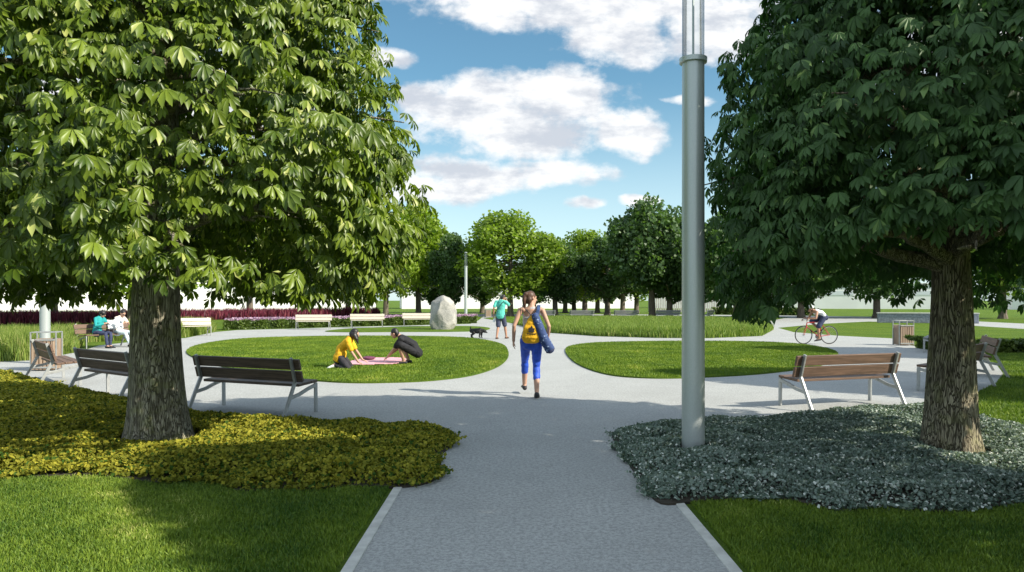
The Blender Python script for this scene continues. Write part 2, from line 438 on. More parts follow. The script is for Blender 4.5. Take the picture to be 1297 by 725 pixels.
def leaves(C, size, up=.5, rnd=None, normal=None, aspect=.6):
    """folded diamond leaves at centres C with mixed tilt; normal (n,3) biases the facing"""
    n = len(C); nv = rng.normal(0, 1, (n, 3))
    nv /= np.linalg.norm(nv, axis=1)[:, None]
    if normal is None: normal = np.array([[0, 0, 1.0]])
    nv = nv * (1 - up) + normal * up; nv /= np.linalg.norm(nv, axis=1)[:, None] + 1e-9
    t = np.cross(nv, rng.normal(0, 1, (n, 3))); t /= np.linalg.norm(t, axis=1)[:, None] + 1e-9
    s_ = np.cross(nv, t); L = (size * rng.uniform(.65, 1.35, n))[:, None]
    V = np.stack([C - t * L / 2, C + s_ * L * aspect / 2 + nv * L * .08, C + t * L / 2, C - s_ * L * aspect / 2 + nv * L * .08], 1)
    k = np.arange(n)[:, None] * 4
    r = rng.random(n) if rnd is None else rnd
    return V.reshape(-1, 3), [k + np.array([0, 1, 2]), k + np.array([0, 2, 3])], np.repeat(r, 4)

def merge(*sets):
    V, Fs, Rr, k = [], [], [], 0
    for v, f, r in sets:
        V.append(v); Rr.append(r); Fs += [q + k for q in f]; k += len(v)
    return np.concatenate(V), Fs, np.concatenate(Rr)

# ------------------------------------------------------------------ GROUND, PATHS, LAWNS
big = 1500
tag(sheet('ground', [(-big, -60), (big, -60), (big, big), (-big, big)], 0, M['lawn']), 'green lawn turf spreading across the whole park', None, None, 'structure')

plaza_px = [(515, 600), (480, 570), (250, 545), (100, 515), (0, 492), (-200, 478), (-420, 462), (-300, 457), (-80, 459), (40, 457), (100, 446), (125, 438), (180, 432),
            (235, 428.5), (272, 421), (300, 418.5), (375, 416.5), (440, 414.5), (520, 412.5), (596, 410.5), (606, 406), (612, 401.5), (560, 400.2), (500, 400), (560, 398.6), (700, 398.4), (800, 398.4), (900, 399),
            (1000, 400), (1100, 401.5), (1250, 408), (1400, 415), (1400, 422), (1290, 416.5), (1180, 409.5), (1100, 407.5), (1040, 410.5), (985, 415.5), (1005, 421), (1060, 425.5), (1150, 430), (1152, 437),
            (1175, 443), (1235, 452), (1262, 462), (1271, 474), (1262, 485), (1235, 499), (1190, 512), (1140, 526), (980, 548), (860, 570)]
plaza = [G(*p) for p in plaza_px]
kL, kR = -.96, 1.315
path_poly = [(kL, -6), (kR, -6), (kR, 6.6)] + plaza[::-1] + [(kL, 6.4)]
sheet('path', path_poly, .004, M['pave'], 0, 'pale gravel path leading into the round plaza')
for x0, x1, ye, lab in ((kL - .075, kL, 6.45, 'pale concrete kerb along the left side of the near path'), (kR, kR + .075, 5.95, 'pale concrete kerb along the right side of the near path')):
    b = MB().box(((x0 + x1) / 2, (ye - 6) / 2, .0), (.075, ye + 6, .03)).build('kerb', M['kerb'], None, bevel=.006)
    tag(b, lab, None, None, 'structure')

def island(name, px, z, lab, thick=.05, k=8):
    poly = spline([G(*p) for p in px], k)
    sheet(name, poly, z, M['lawn'], thick, lab)
    return poly
lobeL = island('lawn', [(236, 446), (262, 436), (320, 429.5), (420, 427), (520, 427), (590, 429), (632, 436), (644, 448), (636, 462), (606, 474.5), (560, 482), (500, 485.5), (420, 485), (330, 475), (262, 460)], .035, 'rounded lawn island left of the walking woman')
lobeR = island('lawn', [(716, 444.5), (728, 438.5), (765, 435), (850, 433.5), (950, 434), (1015, 437.5), (1055, 445), (1060, 455), (1035, 465), (970, 474), (890, 479), (820, 480), (765, 474.5), (728, 460)], .035, 'rounded lawn island right of the walking woman')
islH = island('lawn', [(412, 420), (450, 416.5), (520, 414.2), (590, 413.6), (618, 415.5), (616, 418.5), (590, 420.5), (500, 421), (440, 421.3)], .03, 'narrow lawn strip under the boulder', .05)
sheet('lawn', [G(*p) for p in [(612, 403.5), (640, 400.5), (800, 400.3), (960, 401), (1000, 402.2), (985, 405), (960, 410), (700, 412), (655, 411)]], .012, M['lawn'], 0, 'lawn behind the meadow grass')

def turf(name, polys, dens, h, wd, mat, lab, z0=0., cull=True, holes=()):
    sets = []
    for poly in polys:
        P = scatter(poly, dens)
        if cull: P = P[in_frame(P)]
        for hl in holes: P = P[~inside(hl, P)]
        v_, f_, r_ = blades(P, z0, h, wd, .5)
        pt = np.array([noise.noise(Vector((p[0] * .9, p[1] * .9, 2))) + .6 * noise.noise(Vector((p[0] * 3.2, p[1] * 3.2, 5))) for p in P])
        sets.append((v_, f_, np.clip(r_ * .62 + .12 + .42 * np.repeat(pt, 5), 0, 1)))
    V, Fs, r = merge(*sets)
    return tag(link(name, arr_mesh(name, V, Fs, r), mat), lab, 'grass', None, 'stuff')

# planting beds (outline seen in the photo)
bedL = [G(*p) for p in [(-260, 462), (-80, 462), (0, 472), (60, 488), (130, 503), (180, 512), (240, 526), (330, 536), (400, 540), (470, 542), (540, 546), (578, 553), (570, 568), (556, 580), (560, 596), (548, 611),
                        (510, 619), (440, 618), (400, 622), (340, 622), (300, 624), (270, 610), (200, 614), (120, 604), (0, 607), (-200, 600), (-420, 560)]]
bedR = [G(*p) for p in [(778, 549), (830, 541), (880, 538), (960, 535), (1020, 529), (1090, 521), (1160, 517), (1190, 518), (1240, 532), (1320, 552), (1420, 570), (1480, 610), (1400, 640), (1290, 640), (1230, 650),
                        (1190, 651), (1110, 645), (1060, 650), (1000, 636), (930, 634), (880, 638), (838, 640), (818, 622), (806, 604), (786, 572)]]
sheet('planting_bed', spline(bedL, 4), .02, M['soil'], .03, 'soil of the yellow ground cover bed')
sheet('planting_bed', spline(bedR, 4), .02, M['soil'], .03, 'soil of the silvery ground cover bed')

nearL = [(-6, 3.8), (kL - .11, 3.8), (kL - .11, 6.5), (-1.2, 7.2), (-6, 7.2)]
nearR = [(kR + .11, 3.8), (7.5, 3.8), (12, 9), (20, 20), (13, 24), (8.4, 10.6), (5.5, 6.5), (1.45, 6.5)]
turf('grass', [nearL], 10500, .030, .0075, M['blade'], 'short mown grass in front of the yellow bed', 0, True, [bedL])
turf('grass', [[(kR + .11, 3.8), (6.5, 3.8), (6.5, 7.0), (1.45, 6.5)]], 10500, .030, .0075, M['blade'], 'short mown grass in front of the silvery bed', 0, True, [bedR])
turf('grass', [[(4.5, 7.5), (9, 7), (14, 10), (26, 31), (11, 31)]], 1300, .035, .011, M['blade'], 'short mown grass beside the right benches', 0, True, [bedR, path_poly])
turf('grass', [lobeL], 1300, .034, .013, M['blade_lobe'], 'short mown grass on the left lawn island', .035, False)
turf('grass', [lobeR], 1300, .034, .013, M['blade_lobe'], 'short mown grass on the right lawn island', .035, False)

def ground_cover(name, poly, dens, size, h, mat, lab, green=None, jitter=.12):
    q = np.asarray(spline(poly, 6)); c = q.mean(0)
    P = scatter([tuple(v) for v in q], dens)
    # uneven fringe: plants spill past the edge here and there
    P = P + rng.normal(0, jitter * .35, P.shape)
    P = P + np.array([(noise.noise(Vector((p[0] * 1.9, p[1] * 1.9, 9))), noise.noise(Vector((p[0] * 1.9, p[1] * 1.9, 17)))) for p in P]) * .17
    P = P[in_frame(P, 1.0)]
    for (tx, ty, tr) in ((-4.0, 8.22, .43), (4.64, 7.67, .36), (1.95, 7.75, .17)): P = P[np.hypot(P[:, 0] - tx, P[:, 1] - ty) > tr]
    d = edge_dist(q, P)
    nz = np.array([noise.noise(Vector((p[0] * 2.3, p[1] * 2.3, 0))) for p in P[::1]]) if len(P) < 400000 else 0
    top = h * np.clip(.22 + d / .34, 0, 1) * (1 + .55 * nz)
    # plants form little mounds: most leaves near the top surface
    u = rng.random(len(P)); z = top * np.where(u < .72, rng.uniform(.8, 1.08, len(P)), rng.uniform(.15, .8, len(P)))
    C = np.column_stack([P, z + .015])
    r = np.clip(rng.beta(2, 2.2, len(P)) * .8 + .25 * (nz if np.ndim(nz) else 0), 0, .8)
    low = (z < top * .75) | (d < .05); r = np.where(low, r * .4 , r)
    r = np.where(rng.random(len(P)) < (.10 if green is None else green), .97, r)
    V, Fs, rr = leaves(C, size, .45, r, None, .8)
    return tag(link(name, arr_mesh(name, V, Fs, rr), mat), lab, 'ground cover', None, 'stuff')
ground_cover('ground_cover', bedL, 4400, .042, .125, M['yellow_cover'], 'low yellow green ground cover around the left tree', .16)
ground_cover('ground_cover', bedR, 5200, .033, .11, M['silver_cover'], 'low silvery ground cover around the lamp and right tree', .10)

# ------------------------------------------------------------------ TALL GRASSES, HEDGES
def stand(name, px_or_poly, dens, h, wd, mat, lab, cat='plants', kind='stuff', lean=.35, leafy=None, tops=None, world=False):
    poly = px_or_poly if world else [G(*p) for p in px_or_poly]
    P = scatter(poly, dens)
    nz = np.array([noise.noise(Vector((p[0] * .9, p[1] * .9, 3))) for p in P])
    d = edge_dist(poly, P)
    hh = h * (1 + .22 * nz) * np.clip(.55 + d / .8, 0, 1)
    sets = [blades(P, 0.0, hh, wd, lean, .25)]
    if leafy:                                                        # leaf flecks through the height
        n_, s_ = leafy; k = rng.integers(0, len(P), n_)
        C = np.column_stack([P[k] + rng.normal(0, .05, (n_, 2)), hh[k] * rng.uniform(.12, 1.0, n_)])
        sets.append(leaves(C, s_, .25))
    V, Fs, r = merge(*sets)
    o = link(name, arr_mesh(name, V, Fs, r), mat); tag(o, lab, cat, None, kind)
    return o, P, hh
stand('meadow_grass', [(652, 411), (690, 421.5), (760, 426.5), (830, 428.5), (900, 428.8), (965, 426), (980, 418), (968, 412), (900, 408.5), (800, 407.5), (700, 407.5), (655, 408)], 520, .44, .028, M['tall_grass'],
      'tall feathery green grass in a long bed behind the right lawn island', lean=.30)
stand('feather_grass', [(-160, 463), (-20, 460), (40, 457), (96, 447), (104, 440), (108, 432), (112, 429), (60, 432), (-50, 436), (-160, 440)], 420, .62, .026, M['yellow_grass'],
      'tall yellow green grass behind the left litter bin', lean=.35)
stand('feather_grass', [(112, 434), (130, 433), (180, 431), (235, 427.5), (268, 422), (274, 418.5), (250, 416), (200, 418), (112, 426)], 330, .62, .032, M['yellow_grass'],
      'tall yellow green grass behind the seated couple', lean=.35)
stand('burgundy_hedge', [(-160, 413), (-20, 411.5), (150, 409.5), (300, 404.5), (480, 399.5), (482, 398.6), (300, 402.8), (150, 407), (-20, 408.5), (-160, 410)], 95, .82, .06, M['burgundy'],
      'long low burgundy red hedge in front of the white buildings', 'hedge', None, lean=.22)

def box_hedge(name, px_line, depth, h, leafn, size, lab, fl=0):
    """clipped planting row along a line with lilac flower heads on top"""
    pts = [Vector(G(*p)) for p in px_line]; rt = root(name, lab, 'hedge', (pts[0].x, pts[0].y, 0))
    seg = []
    for a, b in zip(pts, pts[1:]): seg.append((b - a).length)
    tot = sum(seg)
    def sample(n):
        t = rng.uniform(0, tot, n); P = np.zeros((n, 2)); acc = 0
        for (a, b), L in zip(zip(pts, pts[1:]), seg):
            k = (t >= acc) & (t <= acc + L); u = (t[k] - acc) / L
            P[k] = np.array(a)[None] * (1 - u[:, None]) + np.array(b)[None] * u[:, None]; acc += L
        return P, t
    P, t = sample(leafn)
    clump = .5 + .5 * np.cos(t * 2 * np.pi / 1.1)
    # surface-biased
    face = rng.random(leafn); dy = np.where(face < .55, rng.normal(0, .06, leafn), rng.uniform(0, depth, leafn)) - .12 * clump
    z = np.where(face < .55, rng.uniform(.02, 1, leafn), rng.uniform(.85, 1.05, leafn)) * h * (.82 + .22 * clump)
    C = np.column_stack([P[:, 0] - rt.location.x, P[:, 1] + dy - rt.location.y, z])
    r = np.clip(.2 + .5 * clump + rng.normal(0, .2, leafn), 0, 1)
    V, Fs, rr = leaves(C, size, .3, r, np.array([[0, -.6, .6]]))
    link('foliage', arr_mesh('foliage', V, Fs, rr), M['hedge'], rt)
    if fl:
        P, t = sample(fl); C = np.column_stack([P[:, 0] - rt.location.x, P[:, 1] + rng.uniform(-.1, depth, fl) - rt.location.y, h * (1.0 + rng.uniform(.0, .28, fl))])
        V, Fs, rr = leaves(C, size * .8, .3); link('flowers', arr_mesh('flowers', V, Fs, rr), M['lilac'], rt)
    return rt
box_hedge('flower_hedge', [(284, 418), (370, 415.8), (440, 413.8), (520, 411.8), (604, 409.6)], 1.6, .50, 26000, .13, 'low green hedge topped with lilac flowers behind the pale benches', 5200)
box_hedge('low_hedge', [(1160, 441), (1180, 444), (1240, 447), (1330, 447)], .9, .38, 7000, .11, 'low grey green planting behind the right benches')
box_hedge('clipped_hedge', [(905, 398.4), (960, 399.4), (1040, 400.2)], 1.6, .75, 6000, .2, 'dark clipped hedge behind the right end of the meadow grass')

# ------------------------------------------------------------------ HERO CHESTNUT TREES
def trunk_mesh(mb, h, r0, r1, flare, lean=(0, 0), seed=0, top_r=.05, top_h=6.2):
    nseg, nr = 40, 40; base = len(mb.v); rs = random.Random(seed)
    ph = [rs.uniform(0, 6.28) for _ in range(6)]
    vs = []
    for i in range(nseg + 1):
        z = -.05 + (top_h + .05) * (i / nseg) ** 1.25
        if z < h: r = r0 + (r1 - r0) * z / h
        else: r = r1 + (top_r - r1) * (z - h) / (top_h - h)
        r += flare * math.exp(-max(z, 0) / .22)
        cx, cy = lean[0] * z + .03 * math.sin(z * 1.3 + ph[0]), lean[1] * z + .03 * math.sin(z * 1.1 + ph[1])
        for j in range(nr):
            a = 2 * math.pi * j / nr
            k = 1 + .05 * math.sin(3 * a + ph[2] + z * .3) + .03 * math.sin(7 * a + ph[3]) + (.10 * math.sin(5 * a + ph[4]) * math.exp(-max(z, 0) / .3))
            k += .03 * noise.noise(Vector((math.cos(a) * 4, math.sin(a) * 4, z * 1.5 + seed)))
            vs.append((cx + r * k * math.cos(a), cy + r * k * math.sin(a), z))
    fs = [(i * nr + j, i * nr + (j + 1) % nr, (i + 1) * nr + (j + 1) % nr, (i + 1) * nr + j) for i in range(nseg) for j in range(nr)]
    fs.append(tuple(nseg * nr + j for j in range(nr)))
    mb.add(vs, fs)

def crown_r(z, zb, zt, prof):
    """radius of the crown at height z from (relative height, radius) knots"""
    t = (z - zb) / (zt - zb); return np.interp(t, [p[0] for p in prof], [p[1] for p in prof])

def chestnut_leaves(C, O, scale):
    """palmate leaves: seven drooping folded leaflets each; C centres, O outward directions (horizontal)"""
    n = len(C)
    yaw = rng.normal(0, .55, n); o = np.column_stack([O[:, 0] * np.cos(yaw) - O[:, 1] * np.sin(yaw), O[:, 0] * np.sin(yaw) + O[:, 1] * np.cos(yaw), np.zeros(n)])
    droop = np.clip(rng.normal(R(57), R(15), n), R(12), R(86))
    m = o * np.cos(droop)[:, None] + np.array([[0, 0, -1.]]) * np.sin(droop)[:, None]
    s_ = np.column_stack([-o[:, 1], o[:, 0], np.zeros(n)]); roll = rng.normal(0, .3, n)
    nn = np.cross(m, s_); nn *= np.sign(nn[:, 2:3] + 1e-9)
    s_ = s_ * np.cos(roll)[:, None] + nn * np.sin(roll)[:, None]; nn = np.cross(m, s_); nn *= np.sign(nn[:, 2:3] + 1e-9)
    ang = R(1) * np.array([-84, -54, -26, 0, 26, 54, 84]); fac = np.array([.55, .78, .95, 1.0, .95, .78, .55])
    a = ang[None] + rng.normal(0, .08, (n, 7)); L = scale * rng.uniform(.58, 1.24, (n, 1)) * fac[None] * rng.uniform(.9, 1.1, (n, 7))
    umb = .30 * (1 - np.cos(a)) + rng.normal(0, .07, (n, 7))
    d = np.cos(a)[..., None] * m[:, None] + np.sin(a)[..., None] * s_[:, None] - umb[..., None] * nn[:, None]
    d[..., 2] -= .25 * np.abs(np.sin(a)); d /= np.linalg.norm(d, axis=2)[..., None]
    side = np.cross(nn[:, None], d); side /= np.linalg.norm(side, axis=2)[..., None] + 1e-9
    up = np.cross(d, side); up *= np.sign(np.sum(up * nn[:, None], 2))[..., None]
    T = [0, .36, .70, 1.0]; sag = [0, .02, -.03, -.16]
    c = C[:, None]
    Lx = L[..., None]
    mid = [c + d * (.06 * scale / .19 * .19 + t * Lx) + up * g * Lx for t, g in zip(T, sag)]
    l1 = c + d * (.0114 + T[1] * Lx) + side * .085 * Lx + up * (.02 + .055) * Lx; r1 = c + d * (.0114 + T[1] * Lx) - side * .085 * Lx + up * (.02 + .055) * Lx
    l2 = c + d * (.0114 + T[2] * Lx) + side * .152 * Lx + up * (.05) * Lx; r2 = c + d * (.0114 + T[2] * Lx) - side * .152 * Lx + up * (.05) * Lx
    V = np.stack([mid[0], mid[1], mid[2], mid[3], l1, l2, r1, r2], 2).reshape(-1, 3)
    k = np.arange(n * 7)[:, None] * 8
    tri = [k + np.array(q) for q in ((0, 1, 4), (2, 3, 5), (0, 6, 1), (2, 7, 3))]; quad = [k + np.array(q) for q in ((1, 2, 5, 4), (1, 6, 7, 2))]
    r = np.repeat(np.clip(rng.beta(2, 2, (n, 1)) * .8 + rng.normal(0, .08, (n, 7)), 0, .82), 8)
    tipr = np.repeat(np.where(rng.random((n, 7)) < .035, .93, 0), 8)
    return V, tri + quad, np.maximum(r, tipr)

def chestnut(name, label, loc, prof, zb, zt, notch, leaf, bark, trunk, low_limbs, scale=.19, n_clump=520, seed=1, per=11, inner=2600, gaps=(), inner_r=1.7, inner_z=.25):
    global rng
    rng = np.random.default_rng(seed); rs = random.Random(seed)
    rt = root(name, label, 'tree', (loc[0], loc[1], 0))
    mb = MB(); trunk_mesh(mb, *trunk, seed=seed)
    mb.build('trunk', bark, rt, smooth=True, angle=80)
    # limbs: whorls that sweep out to the crown surface
    lb = MB(); n_l = 30
    for i in range(n_l):
        z0 = 1.95 + 3.6 * (i / n_l) ** 1.1; az = i * 2.39996 + rs.uniform(-.3, .3)
        if i < len(low_limbs): az = low_limbs[i]; z0 = 1.98 + .07 * i
        z1 = z0 + (rs.uniform(-.1, .15) if i < len(low_limbs) else rs.uniform(-.15, .5)); z1 = min(z1, zt - .6)
        rr = float(crown_r(max(z1, zb + .3), zb, zt, prof)) * rs.uniform(.78, .95)
        d = Vector((math.cos(az), math.sin(az), 0)); s_ = Vector((-d.y, d.x, 0)); bend = rs.uniform(-.35, .35)
        pts, rad = [], []
        for t in [k / 9 for k in range(10)]:
            p = d * (rr * t) + s_ * (bend * math.sin(t * 3.1)) + Vector((0, 0, z0 + (z1 - z0) * t + .22 * math.sin(t * 3.14)))
            p += Vector((rs.uniform(-.04, .04), rs.uniform(-.04, .04), rs.uniform(-.03, .03)))
            pts.append(p); rad.append((.075 - .0010 * i) * (1 - t) ** .8 + .010)
        lb.tube(pts, rad, 8)
        for j in range(4):
            k = rs.randint(3, 8); p0 = pts[k]; dd = (d + s_ * rs.uniform(-1.1, 1.1)).normalized(); L = rs.uniform(.5, 1.0)
            sub = [p0 + dd * (L * t) + Vector((0, 0, .15 * t - .22 * t * t + rs.uniform(-.02, .02))) for t in (0, .33, .66, 1)]
            lb.tube(sub, [rad[k] * .7, rad[k] * .5, .012, .006], 6)
    lb.build('branches', bark, rt, smooth=True, angle=80)
    # foliage: clumps of palmate leaves on an uneven crown surface
    hs = rng.random(n_clump * 3); z = zb + (zt - zb) * hs
    keep = rng.random(len(z)) < crown_r(z, zb, zt, prof) / max(p[1] for p in prof); z = z[keep][:n_clump]
    az = rng.uniform(-np.pi, np.pi, len(z))
    def lump(az, z):
        return 1 + .075 * np.sin(3 * az + z * 1.7 + seed) + .06 * np.sin(5 * az - z * 2.3 + 2 * seed) + .05 * np.sin(z * 5.1 + 2 * np.sin(2 * az))
    rad = crown_r(z, zb, zt, prof) * lump(az, z) * rng.uniform(.80, 1.03, len(z))
    def ok(az, z, rad):
        k = np.ones(len(z), bool)
        for (a0, sg, zmin) in notch:
            dd = np.abs((az - a0 + np.pi) % (2 * np.pi) - np.pi)
            k &= ~((z < zb + (zmin - zb) * np.exp(-(dd / sg) ** 4)))
        for (a0, z0, ra, rz) in gaps:
            dd = ((az - a0 + np.pi) % (2 * np.pi) - np.pi)
            k &= ((dd / ra) ** 2 + ((z - z0) / rz) ** 2) > 1
        return k
    k = ok(az, z, rad); az, z, rad = az[k], z[k], rad[k]
    n = len(z) * per; ci = np.repeat(np.arange(len(z)), per)
    off = np.clip(rng.normal(0, 1, (n, 3)), -1.7, 1.7) * np.array([.22, .22, .17])
    C = np.column_stack([np.cos(az) * rad, np.sin(az) * rad, z])[ci] + off
    rc = np.hypot(C[:, 0], C[:, 1]); lim = crown_r(C[:, 2], zb, zt, prof) * (1.06 + .04 * np.sin(C[:, 2] * 7 + 5 * np.arctan2(C[:, 1], C[:, 0]))) + rng.normal(0, .03, n)
    C[:, :2] *= np.minimum(1, lim / np.maximum(rc, .01))[:, None]; rc = np.minimum(rc, lim)
    ao = np.arctan2(C[:, 1], C[:, 0]); lowest = np.full(n, zb)
    for (a0, sg, zmin) in notch:
        dd = np.abs((ao - a0 + np.pi) % (2 * np.pi) - np.pi); lowest = np.maximum(lowest, zb + (zmin - zb) * np.exp(-(dd / sg) ** 4))
    lowest = np.where(rc < inner_r, np.maximum(lowest, zb + inner_z), lowest)
    C[:, 2] = np.maximum(C[:, 2], lowest - rng.uniform(-.12, .06, n))
    kp = np.ones(n, bool)
    for (a0, z0, ra, rz) in gaps: kp &= (((ao - a0 + np.pi) % (2 * np.pi) - np.pi) / ra) ** 2 + ((C[:, 2] - .1 - z0) / rz) ** 2 > 1
    C = C[kp]; ci = ci[kp]; n = len(C)
    ao = az[ci]; O = np.column_stack([np.cos(ao), np.sin(ao), np.zeros(n)])
    V1 = chestnut_leaves(C, O, scale)
    zi = zb + .25 + (zt - zb - .4) * rng.random(inner); ai = rng.uniform(-np.pi, np.pi, inner); ri = crown_r(zi, zb, zt, prof) * rng.uniform(.45, .88, inner)
    zi = np.where(ri < inner_r, np.maximum(zi, zb + inner_z + .1 + .2 * rng.random(inner)), zi); k = ok(ai, zi - .2, ri); zi, ai, ri = zi[k], ai[k], ri[k]
    C = np.column_stack([np.cos(ai) * ri, np.sin(ai) * ri, zi]); O = np.column_stack([np.cos(ai), np.sin(ai), 0 * ai])
    V2 = chestnut_leaves(C, O, scale)
    V, Fs, r = merge(V1, V2)
    link('crown', arr_mesh('crown', V, Fs, r), leaf, rt, True)
    return rt

profL = [(0, 2.2), (.05, 2.68), (.13, 2.78), (.32, 2.64), (.58, 2.30), (.75, 1.8), (.9, 1.05), (1, .2)]
profR = [(0, 1.9), (.06, 2.18), (.14, 2.32), (.33, 2.38), (.52, 2.10), (.7, 1.6), (.88, .9), (1, .2)]
treeL = chestnut('chestnut_tree', 'sunlit chestnut tree with big bright leaves in the yellow bed on the left', (-4.0, 8.22), profL, 1.70, 7.6,
                 [(-1.55, .55, 1.98)], M['leaf_sunny'], M['bark_mossy'], (2.0, .30, .235, .09, (-.0, 0)), (-2.75, -2.45, -2.15, -1.0, -.75, -.5), .165, 640, 11, 19, 5600,
                 gaps=[(-2.45, 2.24, .40, .34), (-.80, 2.12, .24, .24), (-1.75, 3.45, .20, .38), (-2.6, 3.6, .2, .3)])
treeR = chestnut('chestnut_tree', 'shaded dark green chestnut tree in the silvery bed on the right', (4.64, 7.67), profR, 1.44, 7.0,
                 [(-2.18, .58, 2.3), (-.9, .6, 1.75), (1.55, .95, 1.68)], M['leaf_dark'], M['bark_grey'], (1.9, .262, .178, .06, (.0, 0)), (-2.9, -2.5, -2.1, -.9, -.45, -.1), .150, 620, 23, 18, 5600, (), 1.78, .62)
# the rest of the row, beside and behind the viewer: they shade the foreground
for (x, y, rz, lab) in ((6.9, 2.6, 2.1, 'chestnut tree of the row just outside the picture on the right, beside the viewer'),
                        (12.4, 12.4, 4.0, 'chestnut tree beyond the right benches, mostly outside the picture'),
                        (17.2, 20.5, .9, 'chestnut tree behind the right trunk, far end of the row')):
    t = copy_tree(treeR); t.location = (x, y, 0); t.rotation_euler.z = rz; t['label'] = lab
    if x < 8: t.scale = (1.1, 1.1, 1.14)

# ------------------------------------------------------------------ BACKGROUND TREES
def far_tree_parts(seed, leaf, nleaf=9000, size=.36, clumps=70, base=.18, squash=1.0, top=.0):
    """unit tree 10 m high, 8 m wide: returns (trunk mesh, crown mesh)"""
    global rng
    rng = np.random.default_rng(seed); rs = random.Random(seed)
    mb = MB(); mb.tube([(0, 0, -.05), (.03, 0, .4), (.0, .03, 2.2), (.05, -.04, 5), (0, 0, 8.2)], [.34, .24, .21, .14, .03], 10)
    for i in range(16):
        z0 = 2.1 + 5 * i / 16; az = i * 2.4; L = 3.0 * (1 - .45 * i / 16); d = Vector((math.cos(az), math.sin(az), 0))
        mb.tube([Vector((0, 0, z0)) + d * (L * t) + Vector((0, 0, .9 * t + rs.uniform(-.1, .1))) for t in (0, .3, .6, 1)], [.10, .07, .045, .015], 6)
    me = bpy.data.meshes.new('trunk'); me.from_pydata(mb.v, [], mb.f); me.materials.append(M['bark_far'])
    cz, rz_ = 10 * (base + (1 - base) / 2), 10 * (1 - base) / 2
    u = rng.uniform(-1, 1, clumps); a = rng.uniform(0, 2 * np.pi, clumps); q = np.sqrt(1 - u * u)
    f = rng.uniform(.55, .86, clumps); wide = np.where(u < 0, 1.0, 1.0 - top * u)
    cc = np.column_stack([np.cos(a) * q * 4 * f * wide, np.sin(a) * q * 4 * f * wide, cz + u * rz_ * f]); cr = rng.uniform(.75, 1.35, clumps)
    k = rng.integers(0, clumps, nleaf); dv = rng.normal(0, 1, (nleaf, 3)); dv /= np.linalg.norm(dv, axis=1)[:, None]
    C = cc[k] + dv * (cr[k] * rng.uniform(.55, 1.05, nleaf))[:, None]
    C[:, 2] = np.maximum(C[:, 2], 10 * base * .75 + rng.uniform(0, .6, nleaf))
    V, Fs, r = leaves(C, size, .35, np.clip(rng.random(clumps)[k] * .5 + rng.random(nleaf) * .5, 0, 1), dv, .75)
    cm = arr_mesh('crown', V, Fs, r); cm.materials.append(leaf)
    return me, cm
KIND = {'mid': far_tree_parts(31, M['leaf_mid'], 15000, .30, 90, .16, 1, .25), 'lime': far_tree_parts(32, M['leaf_lime'], 13000, .34, 70, .15, 1, .1),
        'deep': far_tree_parts(33, M['leaf_deep'], 14000, .34, 85, .13, 1, .2), 'deep2': far_tree_parts(34, M['leaf_deep'], 13000, .34, 65, .14, 1, .35)}
FAR = [  # x, ground y, top y, crown width px, kind, label
    (646, 401, 266, 128, 'mid', 'round mid green tree in the centre, behind the man with the dog'),
    (530, 399, 256, 92, 'lime', 'tall bright lime green tree left of the boulder'),
    (489, 401, 285, 70, 'lime', 'bright lime green tree half hidden by the left chestnut crown'),
    (573, 400, 292, 62, 'deep2', 'dark tree right behind the boulder'),
    (703, 400, 300, 60, 'deep', 'narrow dark tree just right of the central tree'),
    (741, 399, 290, 76, 'mid', 'mid green tree behind the bench backs right of the walking woman'),
    (716, 396.5, 304, 60, 'mid', 'pale tree far back between two darker trees right of the central tree'),
    (769, 400, 296, 66, 'deep2', 'dark tree left of the big dark tree near the lamp'),
    (826, 402, 246, 100, 'deep', 'tallest dark green tree just left of the lamp post'),
    (789, 397, 282, 66, 'deep', 'dark tree behind the left edge of the big dark tree'),
    (848, 402, 272, 84, 'deep2', 'dark tree with thick trunk hard against the lamp post'),
    (886, 402.5, 280, 78, 'deep', 'dark tree right of the lamp post against the chestnut crown'),
    (934, 406, 260, 110, 'deep', 'dark tree behind the hanging left edge of the right chestnut'),
    (1015, 403, 268, 110, 'deep2', 'dark tree far behind the cyclist'),
    (1110, 403, 250, 120, 'deep', 'dark tree behind the low stone wall'),
    (1270, 404, 240, 130, 'mid', 'green tree behind the right trunk at the edge of the park'),
    (68, 408, 215, 150, 'mid', 'green tree behind the left lamp post'),
    (168, 412, 200, 190, 'lime', 'bright green tree with thick grey trunk behind the seated couple'),
    (-60, 413, 190, 190, 'mid', 'green tree at the far left edge behind the grass'),
    (316, 402.5, 235, 130, 'lime', 'bright green tree behind the flower hedge, under the left chestnut crown'),
    (393, 401, 240, 120, 'mid', 'green tree behind the pale benches, under the left chestnut crown'),
    (611, 397, 318, 60, 'deep2', 'low dark tree in the gap left of the central tree'),
    (676, 396.6, 322, 62, 'deep', 'low dark tree showing just behind the right edge of the central tree'),
    (727, 396.3, 316, 56, 'deep2', 'dark tree deep in the gap behind the bench backs'),
    (757, 396.8, 312, 60, 'mid', 'mid green tree deep between the dark trees left of the lamp post'),
    (806, 396.6, 300, 64, 'mid', 'mid green tree showing behind the tallest dark tree'),
    (548, 396.4, 318, 60, 'deep2', 'dark tree behind the lime green tree, above the boulder'),
    (441, 399, 262, 90, 'deep2', 'dark tree behind the middle pale bench'),
]
